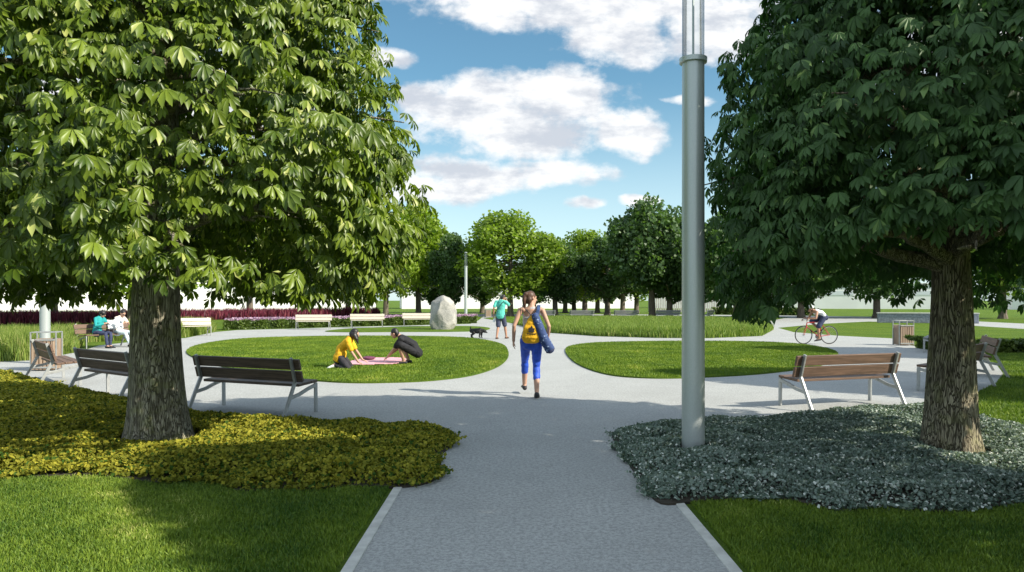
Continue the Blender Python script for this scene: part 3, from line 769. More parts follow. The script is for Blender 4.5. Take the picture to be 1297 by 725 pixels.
for i, (x, gy, ty, wpx, kd, lab) in enumerate(FAR):
    X, Y = G(x, gy); H = (gy - ty) * Y / F; Wd = wpx * (1.22 if x > 690 else 1.08) * Y / F
    rt = root('park_tree', lab, 'tree', (X, Y, 0), i * 1.7, 'trees at the far side of the park'); rt.scale = (Wd / 8, Wd / 8, H / 10)
    tm, cm = KIND[kd]
    for nm, me in (('trunk', tm), ('crown', cm)):
        o = bpy.data.objects.new(nm, me); COL.objects.link(o); o.parent = rt
        if nm == 'trunk': o.scale = (min(1.6, 9 / Wd * 1.15), min(1.6, 9 / Wd * 1.15), 1)
rng = np.random.default_rng(77)

# ------------------------------------------------------------------ BUILDINGS, WALLS FAR BACK
def white_block(name, lab, p, q, depth, h, bays):
    """long white facade from p to q (as seen left to right), body behind it"""
    a, b = Vector((*p, 0)), Vector((*q, 0)); L = (b - a).length; ang = math.atan2(b.y - a.y, b.x - a.x)
    rt = root(name, lab, 'building', (a.x, a.y, 0), ang)
    MB().box((L / 2, depth / 2, h / 2), (L, depth, h)).build('wall', M['white_wall'], rt)
    MB().box((L / 2, depth / 2, h + .12), (L + .4, depth + .4, .25)).build('roof', M['white_wall'], rt, bevel=.02)
    n = bays
    for i in range(n):
        x = (i + .5) * L / n
        fr = MB().box((x, -.01, h * .66), (L / n * .72, .05, h * .22)).build('window', M['white_wall'], rt)
        MB().box((x, -.04, h * .66), (L / n * .66, .03, h * .17)).build('pane', M['pane_pale'], fr)
    return rt
M['pane_pale'] = plain('pale_window_glass', (.68, .71, .74), .25, var=.06, scale=.3)
white_block('white_building', 'long low white building behind the burgundy hedge on the left', (-112, 78), (-24, 128), 14, 5.2, 12)
white_block('white_building', 'white building seen between the trunks behind the boulder', (-20, 132), (24, 140), 14, 4.6, 6)
white_block('white_building', 'white building seen between the trunks right of the walking woman', (27, 142), (78, 128), 14, 4.4, 7)
white_block('white_building', 'white building on the right behind the low stone wall', (84, 122), (150, 92), 14, 4.6, 8)

p0, p1 = Vector((*G(822, 395.5), 0)), Vector((*G(915, 395.5), 0)); L = (p1 - p0).length
rt = root('slat_fence', 'grey fence of vertical slats right behind the lamp post', 'fence', p0, math.atan2(p1.y - p0.y, p1.x - p0.x))
mb = MB()
for i in range(int(L / .3)): mb.box((i * .3 + .1, 0, 1.15), (.17, .05, 2.3))
mb.build('slats', M['slat'], rt); mb = MB()
for z in (.25, 2.1): mb.box((L / 2, .06, z), (L, .05, .1))
mb.build('rails', M['slat'], rt)
for i in range(5): MB().box((i * L / 4, .14, 1.15), (.14, .1, 2.32)).build('post', M['slat'], rt)

a, b = Vector((*G(1112, 409), 0)), Vector((*G(1240, 410.2), 0)); L = (b - a).length
rt = root('stone_wall', 'low blue grey stone wall behind the right litter bin', 'wall', a, math.atan2(b.y - a.y, b.x - a.x))
MB().box((L / 2, .25, .33), (L, .5, .66)).build('wall_body', M['stone_wall'], rt, bevel=.02)
MB().box((L / 2, .25, .70), (L + .06, .58, .08)).build('coping', M['kerb'], rt, bevel=.01)

# ------------------------------------------------------------------ BENCHES
def make_bench(wood, lab):
    rt = root('park_bench', lab, 'bench', (0, 0, 0))
    W = 1.95
    s_ = MB()
    for y in (-.02, .125, .27):                                      # seat planks, dipping a little to the back
        s_.box((0, y + .04, .435 + (y + .02) * .06), (W - .16, .135, .04), Matrix.Rotation(R(3.5), 3, 'X'))
    s_.build('seat', wood, rt, bevel=.006)
    b_ = MB(); rot = Matrix.Rotation(R(16), 3, 'X')
    for z in (.565, .735):
        b_.box((0, -.085 - (z - .5) * .29 - .012 + .03, z), (W + .04, .04, .155), rot)
    b_.build('backrest', wood, rt, bevel=.006)
    for sx in (-1, 1):
        x = sx * (W / 2 - .09); f = MB()
        f.bar((x, -.35, 0), (x, -.10, .50), .055, .03); f.bar((x, -.103, .475), (x, -.205, .83), .05, .03)
        f.bar((x, .35, 0), (x, .345, .43), .055, .03)
        f.bar((x, .372, .405), (x, .15, .355), .05, .0295); f.bar((x, .17, .360), (x, -.02, .30), .05, .0295); f.bar((x, -.01, .303), (x, -.215, .27), .05, .0295)
        f.build('side_frame', M['steel'], rt, bevel=.004)
    return rt
def bench_at(src, rear_l, rear_r, lab, first=[set()], mid=None, front=None):
    """place by the two rear feet (left and right seen from behind) or by centre and front direction"""
    o = src if src.name not in first[0] else copy_tree(src)
    first[0].add(src.name)
    if mid is None:
        a, b = Vector((*rear_l, 0)), Vector((*rear_r, 0)); l = (b - a).normalized(); fr = Vector((-l.y, l.x, 0)); c = (a + b) / 2 + fr * .35
    else:
        c = Vector((*mid, 0)); fr = Vector((*front, 0)).normalized(); l = Vector((fr.y, -fr.x, 0))
    o.location = (c.x, c.y, .004); o.rotation_euler = (0, 0, math.atan2(l.y, l.x)); o['label'] = lab; o['group'] = 'park benches around the plaza'
    return o
BR = make_bench(M['wood'], ''); BD = make_bench(M['wood_dark'], ''); BP = make_bench(M['wood_pale'], ''); BG = make_bench(M['wood_grey'], '')
bench_at(BR, G(1022, 523), G(1153, 515), 'brown wooden bench behind the silvery bed, left of the right trunk')
bench_at(BD, (-4.86, 10.75), G(365, 532), 'dark wooden bench seen from behind, right of the left trunk')
bench_at(BD, (-7.75, 12.45), G(155, 516), 'dark wooden bench half hidden by the left trunk')
bench_at(BR, G(28, 481), G(50, 494), 'brown bench in front of the left litter bin, at the left edge')
bench_at(BR, None, None, 'brown bench almost hidden behind the right trunk', mid=(8.25, 13.45), front=(-.65, .76))
bench_at(BR, G(1273, 477), (G(1273, 477)[0] + .42, G(1273, 477)[1] + .9), 'brown bench at the right end of the plaza, furthest right')
bench_at(BG, None, None, 'bench behind the right trunk of which one front leg shows', mid=(13.64, 23.2), front=(-.83, .56))
seatc = (-14.15, 25.2); seatf = Vector((.90, -.43)).normalized()
coupleb = bench_at(BR, None, None, 'brown bench with the couple sitting on it', mid=seatc, front=seatf)
bench_at(BP, None, None, 'pale bench in front of the yellow green grass, beside the left trunk', mid=(-14.7, 33.0), front=(.6, -.8))
for (x, y, lab) in ((397, 417.4, 'pale bench in front of the flower hedge, leftmost of three'), (465, 415.6, 'pale bench in front of the flower hedge, middle of three'), (530, 413.6, 'pale bench in front of the flower hedge, nearest the boulder')):
    X, Y = G(x, y); bench_at(BP, None, None, lab, mid=(X, Y), front=(.12, -1))
for (x, lab) in ((688, 'grey bench back behind the meadow grass, beside the walking woman'), (737, 'grey bench back behind the meadow grass, second from the walking woman'),
                 (793, 'grey bench back behind the meadow grass, midway to the lamp post'), (846, 'grey bench back behind the meadow grass, against the lamp post'), (898, 'grey bench right of the lamp post behind the meadow grass')):
    X, Y = G(x, 406.2); bench_at(BG, None, None, lab, mid=(X, Y), front=(-.05, 1) if x < 890 else (-.9, .5))

# ------------------------------------------------------------------ LAMP POSTS, BINS, BOULDER
def make_lamp():
    rt = root('lamp_post', '', 'lamp post')
    MB().lathe([(.165, 0), (.165, .012), (.125, .02), (.121, .03)], 32).build('base_plate', M['lamp_metal'], rt, True)
    MB().lathe([(.121, .02), (.121, .5), (.119, 2.4), (.117, 4.34)], 40).build('post', M['lamp_metal'], rt, True)
    MB().lathe([(.119, 4.33), (.145, 4.34), (.147, 4.39), (.12, 4.40), (.10, 4.405)], 40).build('collar', M['lamp_metal'], rt, True)
    MB().tube([(0, 0, 4.40), (0, 0, 5.40)], .012, 10).build('rod', M['lamp_metal'], rt, True)
    g = MB(); n = 40
    vs = [(.117 * math.cos(2 * math.pi * j / n), .117 * math.sin(2 * math.pi * j / n), z) for z in (4.402, 5.45) for j in range(n)]
    g.add(vs, [(j, (j + 1) % n, n + (j + 1) % n, n + j) for j in range(n)]); g.build('glass_tube', M['glass'], rt, True)
    MB().lathe([(.10, 5.44), (.125, 5.45), (.125, 5.49), (.06, 5.51)], 40).build('cap', M['lamp_metal'], rt, True)
    return rt
lamp = make_lamp(); first = True
for (x, y, lab) in ((878, 575, 'tall grey metal lamp post with clear glass top in the silvery bed'), (57, 461, 'pale lamp post behind the left litter bin'), (590, 407.2, 'slim far lamp post between the boulder and the central tree')):
    o = lamp if first else copy_tree(lamp); first = False
    X, Y = G(x, y); o.location = (X, Y, 0); o.scale = (1, 1, .965); o['label'] = lab; o['group'] = 'cylindrical lamp posts'

def make_bin():
    rt = root('litter_bin', '', 'litter bin')
    mb = MB()
    for k in range(4):
        rot = Matrix.Rotation(k * math.pi / 2, 3, 'Z')
        for i in range(6): mb.box(rot @ Vector((-.2 + i * .08, -.235, .38)), (.06 if k % 2 == 0 else .022, .022 if k % 2 == 0 else .06, .70))
    mb.build('slats', M['wood_bin'], rt, bevel=.003)
    MB().box((0, 0, .36), (.40, .40, .62)).build('liner', M['rubber'], rt, bevel=.01)
    f = MB()
    for sx in (-1, 1):
        for sy in (-1, 1): f.box((sx * .262, sy * .2, .45), (.022, .05, .90))
        f.box((sx * .262, 0, .889), (.0225, .35, .022))
    f.box((0, .2, .889), (.50, .045, .022)); f.box((0, -.2, .889), (.50, .045, .022))
    for z in (.08, .715):
        f.box((0, -.255, z), (.50, .012, .035)); f.box((0, .255, z), (.50, .012, .035))
    f.build('frame', M['steel'], rt, bevel=.003)
    return rt
bn = make_bin(); first = True
for (x, y, rz, lab) in ((59, 469, .25, 'wooden slatted litter bin behind the leftmost bench'), (1144, 437.6, .05, 'wooden slatted litter bin on the right, between lawn and plaza'), (618, 402.4, .3, 'small far litter bin left of the man with the dog')):
    o = bn if first else copy_tree(bn); first = False
    X, Y = G(x, y); o.location = (X, Y, .004); o.rotation_euler.z = rz; o['label'] = lab; o['group'] = 'slatted litter bins'

def boulder():
    bm = bmesh.new(); bmesh.ops.create_icosphere(bm, subdivisions=5, radius=1)
    planes = [(Vector((-.75, -.55, .35)), .70), (Vector((.35, -.85, .1)), .74), (Vector((.9, -.2, .25)), .72), (Vector((-.95, .1, -.05)), .74), (Vector((-.35, -.3, .85)), .80), (Vector((.55, -.2, .8)), .80), (Vector((0, 1, 0)), .75), (Vector((-.2, -.9, -.25)), .78)]
    for v in bm.verts:
        p = v.co.copy()
        for nrm, d in planes:
            nn = nrm.normalized(); k = p.dot(nn)
            if k > d: p -= nn * (k - d) * .92
        p *= 1 + .07 * noise.noise(p * 2.1) + .03 * noise.noise(p * 6)
        v.co = Vector((p.x * .86, p.y * .7, p.z * 1.13 + .82))
    me = bpy.data.meshes.new('boulder'); bm.to_mesh(me); bm.free()
    o = link('boulder', me, M['rock'], None, True); me.set_sharp_from_angle(angle=R(32))
    X, Y = G(560, 418.3); o.location = (X, Y + .4, 0)
    tag(o, 'tall pale granite boulder standing on the narrow lawn strip', 'boulder')
boulder()

# ------------------------------------------------------------------ PEOPLE
WORK = bpy.data.scenes.new('work')                                  # where surfaces are fused
class Solid:
    """closed lofts and ellipsoids that are fused into one continuous surface"""
    def __init__(s): s.v = []; s.f = []
    def loft(s, pts, rad, side=None, n=14):
        pts = [Vector(p) for p in pts]; m = len(pts)
        rad = [(r, r) if not hasattr(r, '__len__') else r for r in rad]
        t0 = (pts[1] - pts[0]).normalized(); t1 = (pts[-1] - pts[-2]).normalized()
        P, Q = [], []
        def cap(p, t, r, sgn):
            return [(p + t * sgn * min(r) * .55, (r[0] * .82, r[1] * .82)), (p + t * sgn * min(r) * .85, (r[0] * .5, r[1] * .5))]
        seq = [x for x in reversed(cap(pts[0], t0, rad[0], -1))] + list(zip(pts, rad)) + cap(pts[-1], t1, rad[-1], 1)
        k0 = len(s.v); ref = (Vector(side) if not isinstance(side, list) else side[0]) if side is not None else t0.orthogonal()
        for i, (p, r) in enumerate(seq):
            a = seq[max(0, i - 1)][0]; b = seq[min(len(seq) - 1, i + 1)][0]; t = (b - a).normalized()
            if side is not None and isinstance(side, list): ref = side[min(max(i - 2, 0), m - 1)]
            x = ref - t * ref.dot(t)
            x = x.normalized() if x.length > 1e-5 else t.orthogonal().normalized(); ref = x if side is None else ref
            y = t.cross(x)
            for j in range(n):
                an = 2 * math.pi * j / n; s.v.append(p + x * (r[0] * math.cos(an)) + y * (r[1] * math.sin(an)))
        L = len(seq)
        for i in range(L - 1):
            for j in range(n): s.f.append((k0 + i * n + j, k0 + i * n + (j + 1) % n, k0 + (i + 1) * n + (j + 1) % n, k0 + (i + 1) * n + j))
        s.f.append(tuple(k0 + j for j in range(n))[::-1]); s.f.append(tuple(k0 + (L - 1) * n + j for j in range(n)))
        return s
    def ball(s, c, r, q=None, n=14, m=9):
        c = Vector(c); r = (r, r, r) if not hasattr(r, '__len__') else r; k0 = len(s.v)
        def put(p):
            p = Vector((p[0] * r[0], p[1] * r[1], p[2] * r[2])); s.v.append(c + (q @ p if q is not None else p))
        put((0, 0, -1))
        for i in range(1, m):
            th = math.pi * i / m
            for j in range(n): put((math.sin(th) * math.cos(2 * math.pi * j / n), math.sin(th) * math.sin(2 * math.pi * j / n), -math.cos(th)))
        put((0, 0, 1)); last = len(s.v) - 1
        for j in range(n):
            s.f.append((k0, k0 + 1 + (j + 1) % n, k0 + 1 + j)); s.f.append((last, last - n + j, last - n + (j + 1) % n))
        for i in range(m - 2):
            for j in range(n): s.f.append((k0 + 1 + i * n + j, k0 + 1 + i * n + (j + 1) % n, k0 + 1 + (i + 1) * n + (j + 1) % n, k0 + 1 + (i + 1) * n + j))
        return s
    def build(s, name, mat, parent=None, voxel=.010, smooth=4, wrinkle=0, seed=0):
        me = bpy.data.meshes.new(name); me.from_pydata([tuple(v) for v in s.v], [], s.f); me.update()
        o = bpy.data.objects.new(name, me); WORK.collection.objects.link(o)
        rm = o.modifiers.new('fuse', 'REMESH'); rm.mode = 'VOXEL'; rm.voxel_size = voxel
        if smooth: sm = o.modifiers.new('smooth', 'SMOOTH'); sm.factor = .5; sm.iterations = smooth
        with bpy.context.temp_override(scene=WORK, view_layer=WORK.view_layers[0]):
            dg = bpy.context.evaluated_depsgraph_get(); new = bpy.data.meshes.new_from_object(o.evaluated_get(dg))
        o.modifiers.clear(); o.data = new; WORK.collection.objects.unlink(o); COL.objects.link(o); new.name = name; bpy.data.meshes.remove(me)
        if wrinkle:
            n_ = len(new.vertices); co = np.empty(n_ * 3, np.float32); new.vertices.foreach_get('co', co); co = co.reshape(-1, 3)
            nm = np.empty(n_ * 3, np.float32); new.vertex_normals.foreach_get('vector', nm); nm = nm.reshape(-1, 3)
            k = np.array([noise.noise(Vector((c[0] * 13, c[1] * 13, c[2] * 22 + seed))) + .5 * noise.noise(Vector((c[0] * 28, c[1] * 28, c[2] * 28))) for c in co.tolist()])
            new.vertices.foreach_set('co', (co + nm * (wrinkle * k)[:, None]).astype(np.float32).ravel()); new.update()
        new.materials.clear(); new.materials.append(mat)
        new.polygons.foreach_set('use_smooth', np.ones(len(new.polygons), bool))
        if parent: o.parent = parent
        return o

def ik(a, c, l1, l2, pole):
    a, c, pole = Vector(a), Vector(c), Vector(pole); d = c - a; L = d.length
    if L > (l1 + l2) * .995: c = a + d * ((l1 + l2) * .995 / L); d = c - a; L = d.length
    x = (l1 * l1 - l2 * l2 + L * L) / (2 * L); h = math.sqrt(max(0, l1 * l1 - x * x)); u = d / L
    pv = pole - u * pole.dot(u); pv = pv.normalized() if pv.length > 1e-6 else u.orthogonal().normalized()
    return a + u * x + pv * h, c

def hand(S, wr, d, palm_n, side, k=1.0, curl=.5):
    """palm, four unequal bent fingers and a thumb leaving the palm's side"""
    d = Vector(d).normalized(); pn = Vector(palm_n); pn = (pn - d * pn.dot(d)).normalized(); ac = d.cross(pn) * side
    S.loft([wr - d * .01 * k, wr + d * .03 * k, wr + d * .085 * k], [(.026 * k, .018 * k), (.038 * k, .015 * k), (.038 * k, .013 * k)], side=ac)
    for i, (o, L) in enumerate(((-.030, .062), (-.010, .074), (.010, .068), (.029, .052))):
        b = wr + d * (.080 * k) + ac * (o * k); t = d; p = [b - d * .02 * k, b]
        for j, fr in enumerate((.42, .33, .25)):
            t = (t + pn * (curl * (.7 + .25 * j))).normalized(); p.append(p[-1] + t * (L * fr * k))
        S.loft(p, [.0085 * k, .0088 * k, .0080 * k, .0074 * k, .0062 * k], n=8)
    b = wr + d * .03 * k - ac * .030 * k; t = (d * .7 - ac * .75 + pn * .25).normalized(); t2 = (d * .9 - ac * .25 + pn * .35).normalized()
    S.loft([b + ac * .01 * k, b + t * .03 * k, b + t * .03 * k + t2 * .03 * k], [.0115 * k, .010 * k, .0075 * k], n=8)

def person(lab, loc, rz, J, skin, top, bottom, shoe, hair, k=1.0, female=False, top_kind='tee', leg_len='long', hair_kind='short', sleeve=.55, voxel=.0085, hem=.04, cloth_wr=.007):
    """one figure: body in a single surface, clothing, hair and shoes as children. J in metres for a 1.7 m figure, +Y is forward"""
    rt = root('person', lab, 'person', loc, rz); rt.scale = (k, k, k)
    V_ = {n: Vector(v) for n, v in J.items() if hasattr(v, '__len__') and n != 'tail'}
    pel, ch, nk, hd = V_['pelvis'], V_['chest'], V_['neck'], V_['head']
    look = V_.get('look', Vector((0, 1, 0))).normalized(); sw = .92 if female else 1.0
    A = {}
    for s_ in ('R', 'L'):
        A['el' + s_], A['wr' + s_] = ik(V_['sh' + s_], V_['wr' + s_], .29, .255, V_['ep' + s_])
        A['kn' + s_], A['an' + s_] = ik(V_['hip' + s_], V_['an' + s_], .425, .42, V_['kp' + s_])
    sdir = (V_['shR'] - V_['shL']).normalized(); hdir = (V_['hipR'] - V_['hipL']).normalized()
    mid = (pel + ch) / 2 + V_.get('bow', Vector((0, 0, 0)))
    shc = (V_['shR'] + V_['shL']) / 2
    hipw = .165 if female else .158; waist = .118 if female else .138; chw = .145 if female else .168
    axis = (ch - pel).normalized()
    def torso(S, e=0, lo=0, hi=6, extra_hem=None):
        pts = [pel - axis * .07, pel + axis * .03, mid, ch, shc + (nk - shc) * .25, nk]
        rd = [(hipw * .88, .10), (hipw, .118), (waist, .092), (chw * sw, .108), (.125 * sw, .075), (.052, .052)]
        sds = [hdir, hdir, (hdir + sdir).normalized(), sdir, sdir, sdir]
        S.loft(pts[lo:hi], [(a + e, b + e) for a, b in rd][lo:hi], side=sds[lo:hi], n=18)
    def arm(S, s_, e=0, frac=2.0):
        sh, el, wr = V_['sh' + s_], A['el' + s_], A['wr' + s_]
        f = .86 if female else 1
        pts = [sh + (shc - sh) * .25, sh, sh + (el - sh) * .5, el, el + (wr - el) * .35, wr]; rd = [.052, .052 * f, .044 * f, .036 * f, .038 * f, .025]
        if frac <= 1: pts = [pts[0], sh, sh + (el - sh) * min(.5, frac * .5), sh + (el - sh) * frac]; rd = [.052, .056, .054, .052]
        elif frac < 2: q = el + (wr - el) * (frac - 1); pts = [pts[0], sh, pts[2], el, (el + q) / 2, q]; rd = [.052, .052, .046, .041, .040, .034]
        S.loft(pts, [r + e for r in rd])
    def leg(S, s_, e=0, frac=2.0, wide=0):
        hp, kn, an = V_['hip' + s_], A['kn' + s_], A['an' + s_]; f = 1.03 if female else 1
        if frac <= 1: q = hp + (kn - hp) * frac; S.loft([hp + (pel - hp) * .3, hp, (hp + q) / 2, q], [r + e for r in (.085, .088 * f, .080 + wide * .6, .072 + wide)])
        else:
            q = kn + (an - kn) * (frac - 1); pts = [hp + (pel - hp) * .3, hp, hp + (kn - hp) * .55, kn, kn + (q - kn) * .35, q]
            rr = .036 if frac > 1.9 else .048
            S.loft(pts, [r + e for r in (.08, .088 * f, .068 * f, .050, .052 + wide, rr + wide)])
    # --- body
    S = Solid(); torso(S)
    S.loft([nk - (hd - nk) * .15, nk + (hd - nk) * .6], [(.055, .055), (.050, .052)])
    zax = (V_.get('headup', (hd - nk))).normalized(); yax = (look - zax * look.dot(zax)).normalized(); xax = yax.cross(zax); Q = Matrix((xax, yax, zax)).transposed()
    H = lambda p: hd + Q @ Vector(p)
    S.ball(H((0, -.012, .018)), (.074, .092, .092), Q); S.ball(H((0, .018, -.045)), (.056, .066, .070), Q); S.ball(H((0, .05, -.085)), (.030, .030, .026), Q)
    S.loft([H((0, .082, .012)), H((0, .105, -.022))], [(.009, .009), (.016, .012)], n=8)
    for sx in (-1, 1): S.ball(H((sx * .076, -.012, -.012)), (.010, .018, .030), Q, 8, 6); S.ball(H((sx * .03, .07, .022)), (.022, .016, .012), Q, 8, 6)
    for s_ in ('R', 'L'):
        arm(S, s_); leg(S, s_)
        fa = (A['wr' + s_] - A['el' + s_]).normalized(); hv = V_.get('hd' + s_, fa)
        hand(S, A['wr' + s_], hv, V_.get('hn' + s_, Vector((-1 if s_ == 'R' else 1, .2, 0))), 1 if s_ == 'R' else -1, .98, J.get('curl', .35))
        an, toe = A['an' + s_], V_['toe' + s_].normalized(); dn = V_.get('dn' + s_, Vector((0, 0, -1)))
        S.loft([an + dn * .035 - toe * .045, an + dn * .03 + toe * .03, an + dn * .055 + toe * .12, an + dn * .062 + toe * .165], [(.030, .034), (.036, .042), (.042, .022), (.034, .014)], side=toe.cross(dn))
        S.loft([an + (A['kn' + s_] - an) * .12, an + dn * .03], [.034, .034])
    body_o = S.build('body', skin, rt, voxel, 2)
    # --- face
    fm = MB()
    e_ = Solid()
    for sx in (-1, 1): e_.ball(H((sx * .030, .084, .006)), (.011, .006, .006), Q, 10, 6)
    e_.build('eyes', M['eye'], rt, .0035, 0)
    Solid().ball(H((0, .086, -.060)), (.021, .006, .006), Q, 10, 6).build('mouth', M['lip'], rt, .004, 0)
    # --- hair
    Hs = Solid(); Hs.ball(H((0, -.022, .032)), (.082, .094, .092), Q); Hs.ball(H((0, -.055, -.02)), (.074, .060, .085), Q)
    if hair_kind == 'ponytail':
        b = H((0, -.105, .05)); Hs.ball(b, .042)
        tail = J.get('tail', [(-.02, -.06, -.02), (-.05, -.08, -.10), (-.06, -.07, -.20), (-.05, -.05, -.28)])
        pts = [b] + [b + Vector(t) for t in tail]; Hs.loft(pts, [.026, .034, .036, .028, .012][:len(pts)])
    elif hair_kind == 'loose':
        b = H((0, -.04, -.02)); tail = J['tail']; pts = [b] + [b + Vector(t) for t in tail]; Hs.loft(pts, [(.095, .085), (.085, .075), (.05, .04), (.022, .015)][:len(pts)], side=xax)
    elif hair_kind == 'bun': Hs.ball(H((0, -.07, .125)), (.045, .045, .04), Q)
    elif hair_kind == 'bowl': Hs.ball(H((0, -.01, .03)), (.094, .105, .092), Q); Hs.ball(H((0, .045, .055)), (.066, .045, .035), Q)
    Hs.build('hair', hair, rt, .009, 2, .004)
    # --- clothes
    T = Solid()
    if top_kind == 'tank':
        torso(T, .010, 1, 4); T.loft([ch, shc + (nk - shc) * .05], [(chw * sw + .008, .112), (.10, .072)], side=[sdir, sdir])
    else:
        torso(T, .014, 1, 5); T.loft([pel - axis * hem, pel + axis * .06], [(hipw + .022, .132), (hipw + .016, .128)], side=[hdir, hdir])
        for s_ in ('R', 'L'): arm(T, s_, .012, sleeve)
    T.build('top', top, rt, .009, 2, cloth_wr)
    B = Solid(); B.loft([pel - axis * .08, pel + axis * .05], [(hipw * .9 + .012, .112), (hipw + .008, .126)], side=[hdir, hdir])
    fr = {'long': 1.93, 'capri': 1.45, 'shorts': .92}[leg_len]
    for s_ in ('R', 'L'): leg(B, s_, .009, fr, .012 if leg_len == 'shorts' else 0)
    B.build('trousers' if leg_len == 'long' else ('shorts' if leg_len == 'shorts' else 'leggings'), bottom, rt, .009, 2, cloth_wr * .8)
    for s_ in ('R', 'L'):
        an, toe = A['an' + s_], V_['toe' + s_].normalized(); dn = V_.get('dn' + s_, Vector((0, 0, -1)))
        Z = Solid().loft([an + dn * .045 - toe * .055, an + dn * .042 + toe * .03, an + dn * .058 + toe * .13, an + dn * .066 + toe * .185], [(.038, .040), (.044, .044), (.049, .027), (.038, .018)], side=toe.cross(dn))
        Z.build('shoe', shoe, rt, .008, 2)
    return rt, A, H

def stand_J(**kw):
    J = dict(pelvis=(0, 0, .93), chest=(0, .01, 1.27), neck=(0, 0, 1.465), head=(0, .025, 1.585), look=(0, 1, 0), shR=(.175, -.01, 1.40), shL=(-.175, -.01, 1.40),
             wrR=(.25, .05, .90), wrL=(-.25, .05, .90), epR=(.2, -1, 0), epL=(-.2, -1, 0), hipR=(.088, 0, .90), hipL=(-.088, 0, .90), anR=(.09, 0, .08), anL=(-.09, 0, .08),
             kpR=(0, 1, 0), kpL=(0, 1, 0), toeR=(.12, 1, 0), toeL=(-.12, 1, 0))
    J.update(kw); return J

MC = dict(grey_top=cloth('grey_tank_cloth', (.46, .45, .46)), blue=cloth('blue_legging_cloth', (.016, .075, .50), .6), yellow=cloth('yellow_cloth', (.78, .42, .012)), black=M['black'],
          teal=cloth('teal_cloth', (.015, .30, .30)), mint=cloth('mint_cloth', (.10, .52, .42)), navy=cloth('navy_cloth', (.035, .045, .10)), slate=cloth('slate_cloth', (.05, .06, .105)), white=cloth('white_cloth', (.72, .74, .76)),
          paleblue=cloth('pale_blue_cloth', (.56, .66, .70)), plum=cloth('plum_cloth', (.14, .035, .075)), pink=cloth('pink_cloth', (.68, .36, .40)), darkgrey=cloth('dark_grey_cloth', (.03, .028, .035)), cream=cloth('cream_cloth', (.68, .56, .50)),
          shoe_black=plain('black_shoe', (.02, .02, .022), .6), shoe_white=plain('white_shoe', (.72, .72, .72), .6), shoe_brown=plain('brown_sandal', (.12, .06, .035), .6), denim=cloth('denim_blue_cloth', (.035, .075, .20)))

# walking woman, seen from behind
wx, wy = G(676, 503.5)
wom, wA, wH = person('woman walking away in grey top and blue leggings with yellow backpack', (wx - .04, wy + .05, .004), .03,
    stand_J(pelvis=(0, .02, .92), chest=(0, .03, 1.27), anR=(.075, -.22, .105), anL=(-.09, .40, .15), toeR=(.08, 1, -.22), toeL=(-.05, 1, .1), look=(.82, .55, -.02), wrR=(.27, .10, .93), wrL=(-.285, .0, .90),
            epR=(.5, -1, 0), epL=(-.6, -1, 0), tail=[(-.02, -.01, -.02), (-.03, -.015, -.09), (-.025, -.01, -.17), (-.01, .0, -.25)], hipR=(.088, -.01, .90), hipL=(-.088, .03, .90), hnR=(-1, .2, 0), hnL=(1, .2, 0)),
    M['skin'], MC['grey_top'], MC['blue'], MC['shoe_black'], M['hair_brown'], 1.055, True, 'tank', 'capri', 'ponytail', voxel=.0075)
kW = 1.055
def on_woman(name, lab, cat):
    o = root(name, lab, cat, wom.location, wom.rotation_euler.z); o.scale = (kW, kW, kW); return o
bp = on_woman('drawstring_backpack', 'yellow drawstring backpack with black emblem worn by the walking woman', 'backpack')
S = Solid(); S.loft([(-.01, -.155, .905), (-.01, -.175, .97), (-.01, -.180, 1.10), (-.005, -.160, 1.22), (0, -.13, 1.30)], [(.135, .045), (.150, .062), (.125, .055), (.075, .04), (.022, .02)], side=Vector((1, 0, 0)), n=20)
S.build('bag_body', MC['yellow'], bp, .008, 2, .007)
for sx in (-1, 1):
    c = MB(); c.tube([(0, -.135, 1.30), (sx * .06, -.115, 1.37), (sx * .135, -.075, 1.452), (sx * .14, .0, 1.468), (sx * .135, .075, 1.40)], .007, 8); c.build('cord', M['rubber'], bp, True)
em = MB()                                                           # three leaves over a row of short bars, as on the bag
def leafshape(cx, cz, ang, L, wd):
    pts = [(0, 0), (wd * .6, L * .35), (wd * .5, L * .7), (0, L), (-wd * .5, L * .7), (-wd * .6, L * .35)]
    a_, b_ = math.sin(ang), math.cos(ang); vs = []
    for dy in (0, .004):
        for px_, pz_ in pts:
            X, Z = cx + px_ * b_ + pz_ * a_, cz - px_ * a_ + pz_ * b_
            u = X + .01; bulge = math.sqrt(max(0, 1 - (u / .155) ** 2)); vs.append((X, -.182 - .060 * bulge - .004 + dy - .0, Z))
    em.add(vs, [tuple(range(6))[::-1], tuple(range(6, 12))] + [(i, (i + 1) % 6, 6 + (i + 1) % 6, 6 + i) for i in range(6)])
for an_, L_ in ((-.75, .075), (0, .095), (.75, .075)): leafshape(-.01, 1.06, an_, L_, .038)
for an_, L_ in ((-1.35, .055), (1.35, .055)): leafshape(-.01, 1.05, an_, L_, .02)
for i in range(6): leafshape(-.075 + i * .026, 1.012, 0, .024, .018)
em.build('emblem', M['rubber'], bp)
mb_ = on_woman('mat_bag', 'long dark blue patterned mat bag slung on the walking woman\'s right side', 'bag')
def patmat():
    m, n = mat_base('blue_pattern_cloth'); f = n.smooth(n.noise(n.geo.outputs['Object'], 26, 2, .5), .60, .64)
    n.put(n.bsdf.inputs['Base Color'], n.mix(f, (.03, .06, .17, 1), (.28, .38, .58, 1))); n.bsdf.inputs['Roughness'].default_value = .8; return m
S = Solid(); S.loft([(.055, -.17, 1.30), (.115, -.175, 1.12), (.20, -.165, .92), (.285, -.14, .78)], [.062, .078, .082, .080], n=18); S.build('bag_body', patmat(), mb_, .009, 2, .004)
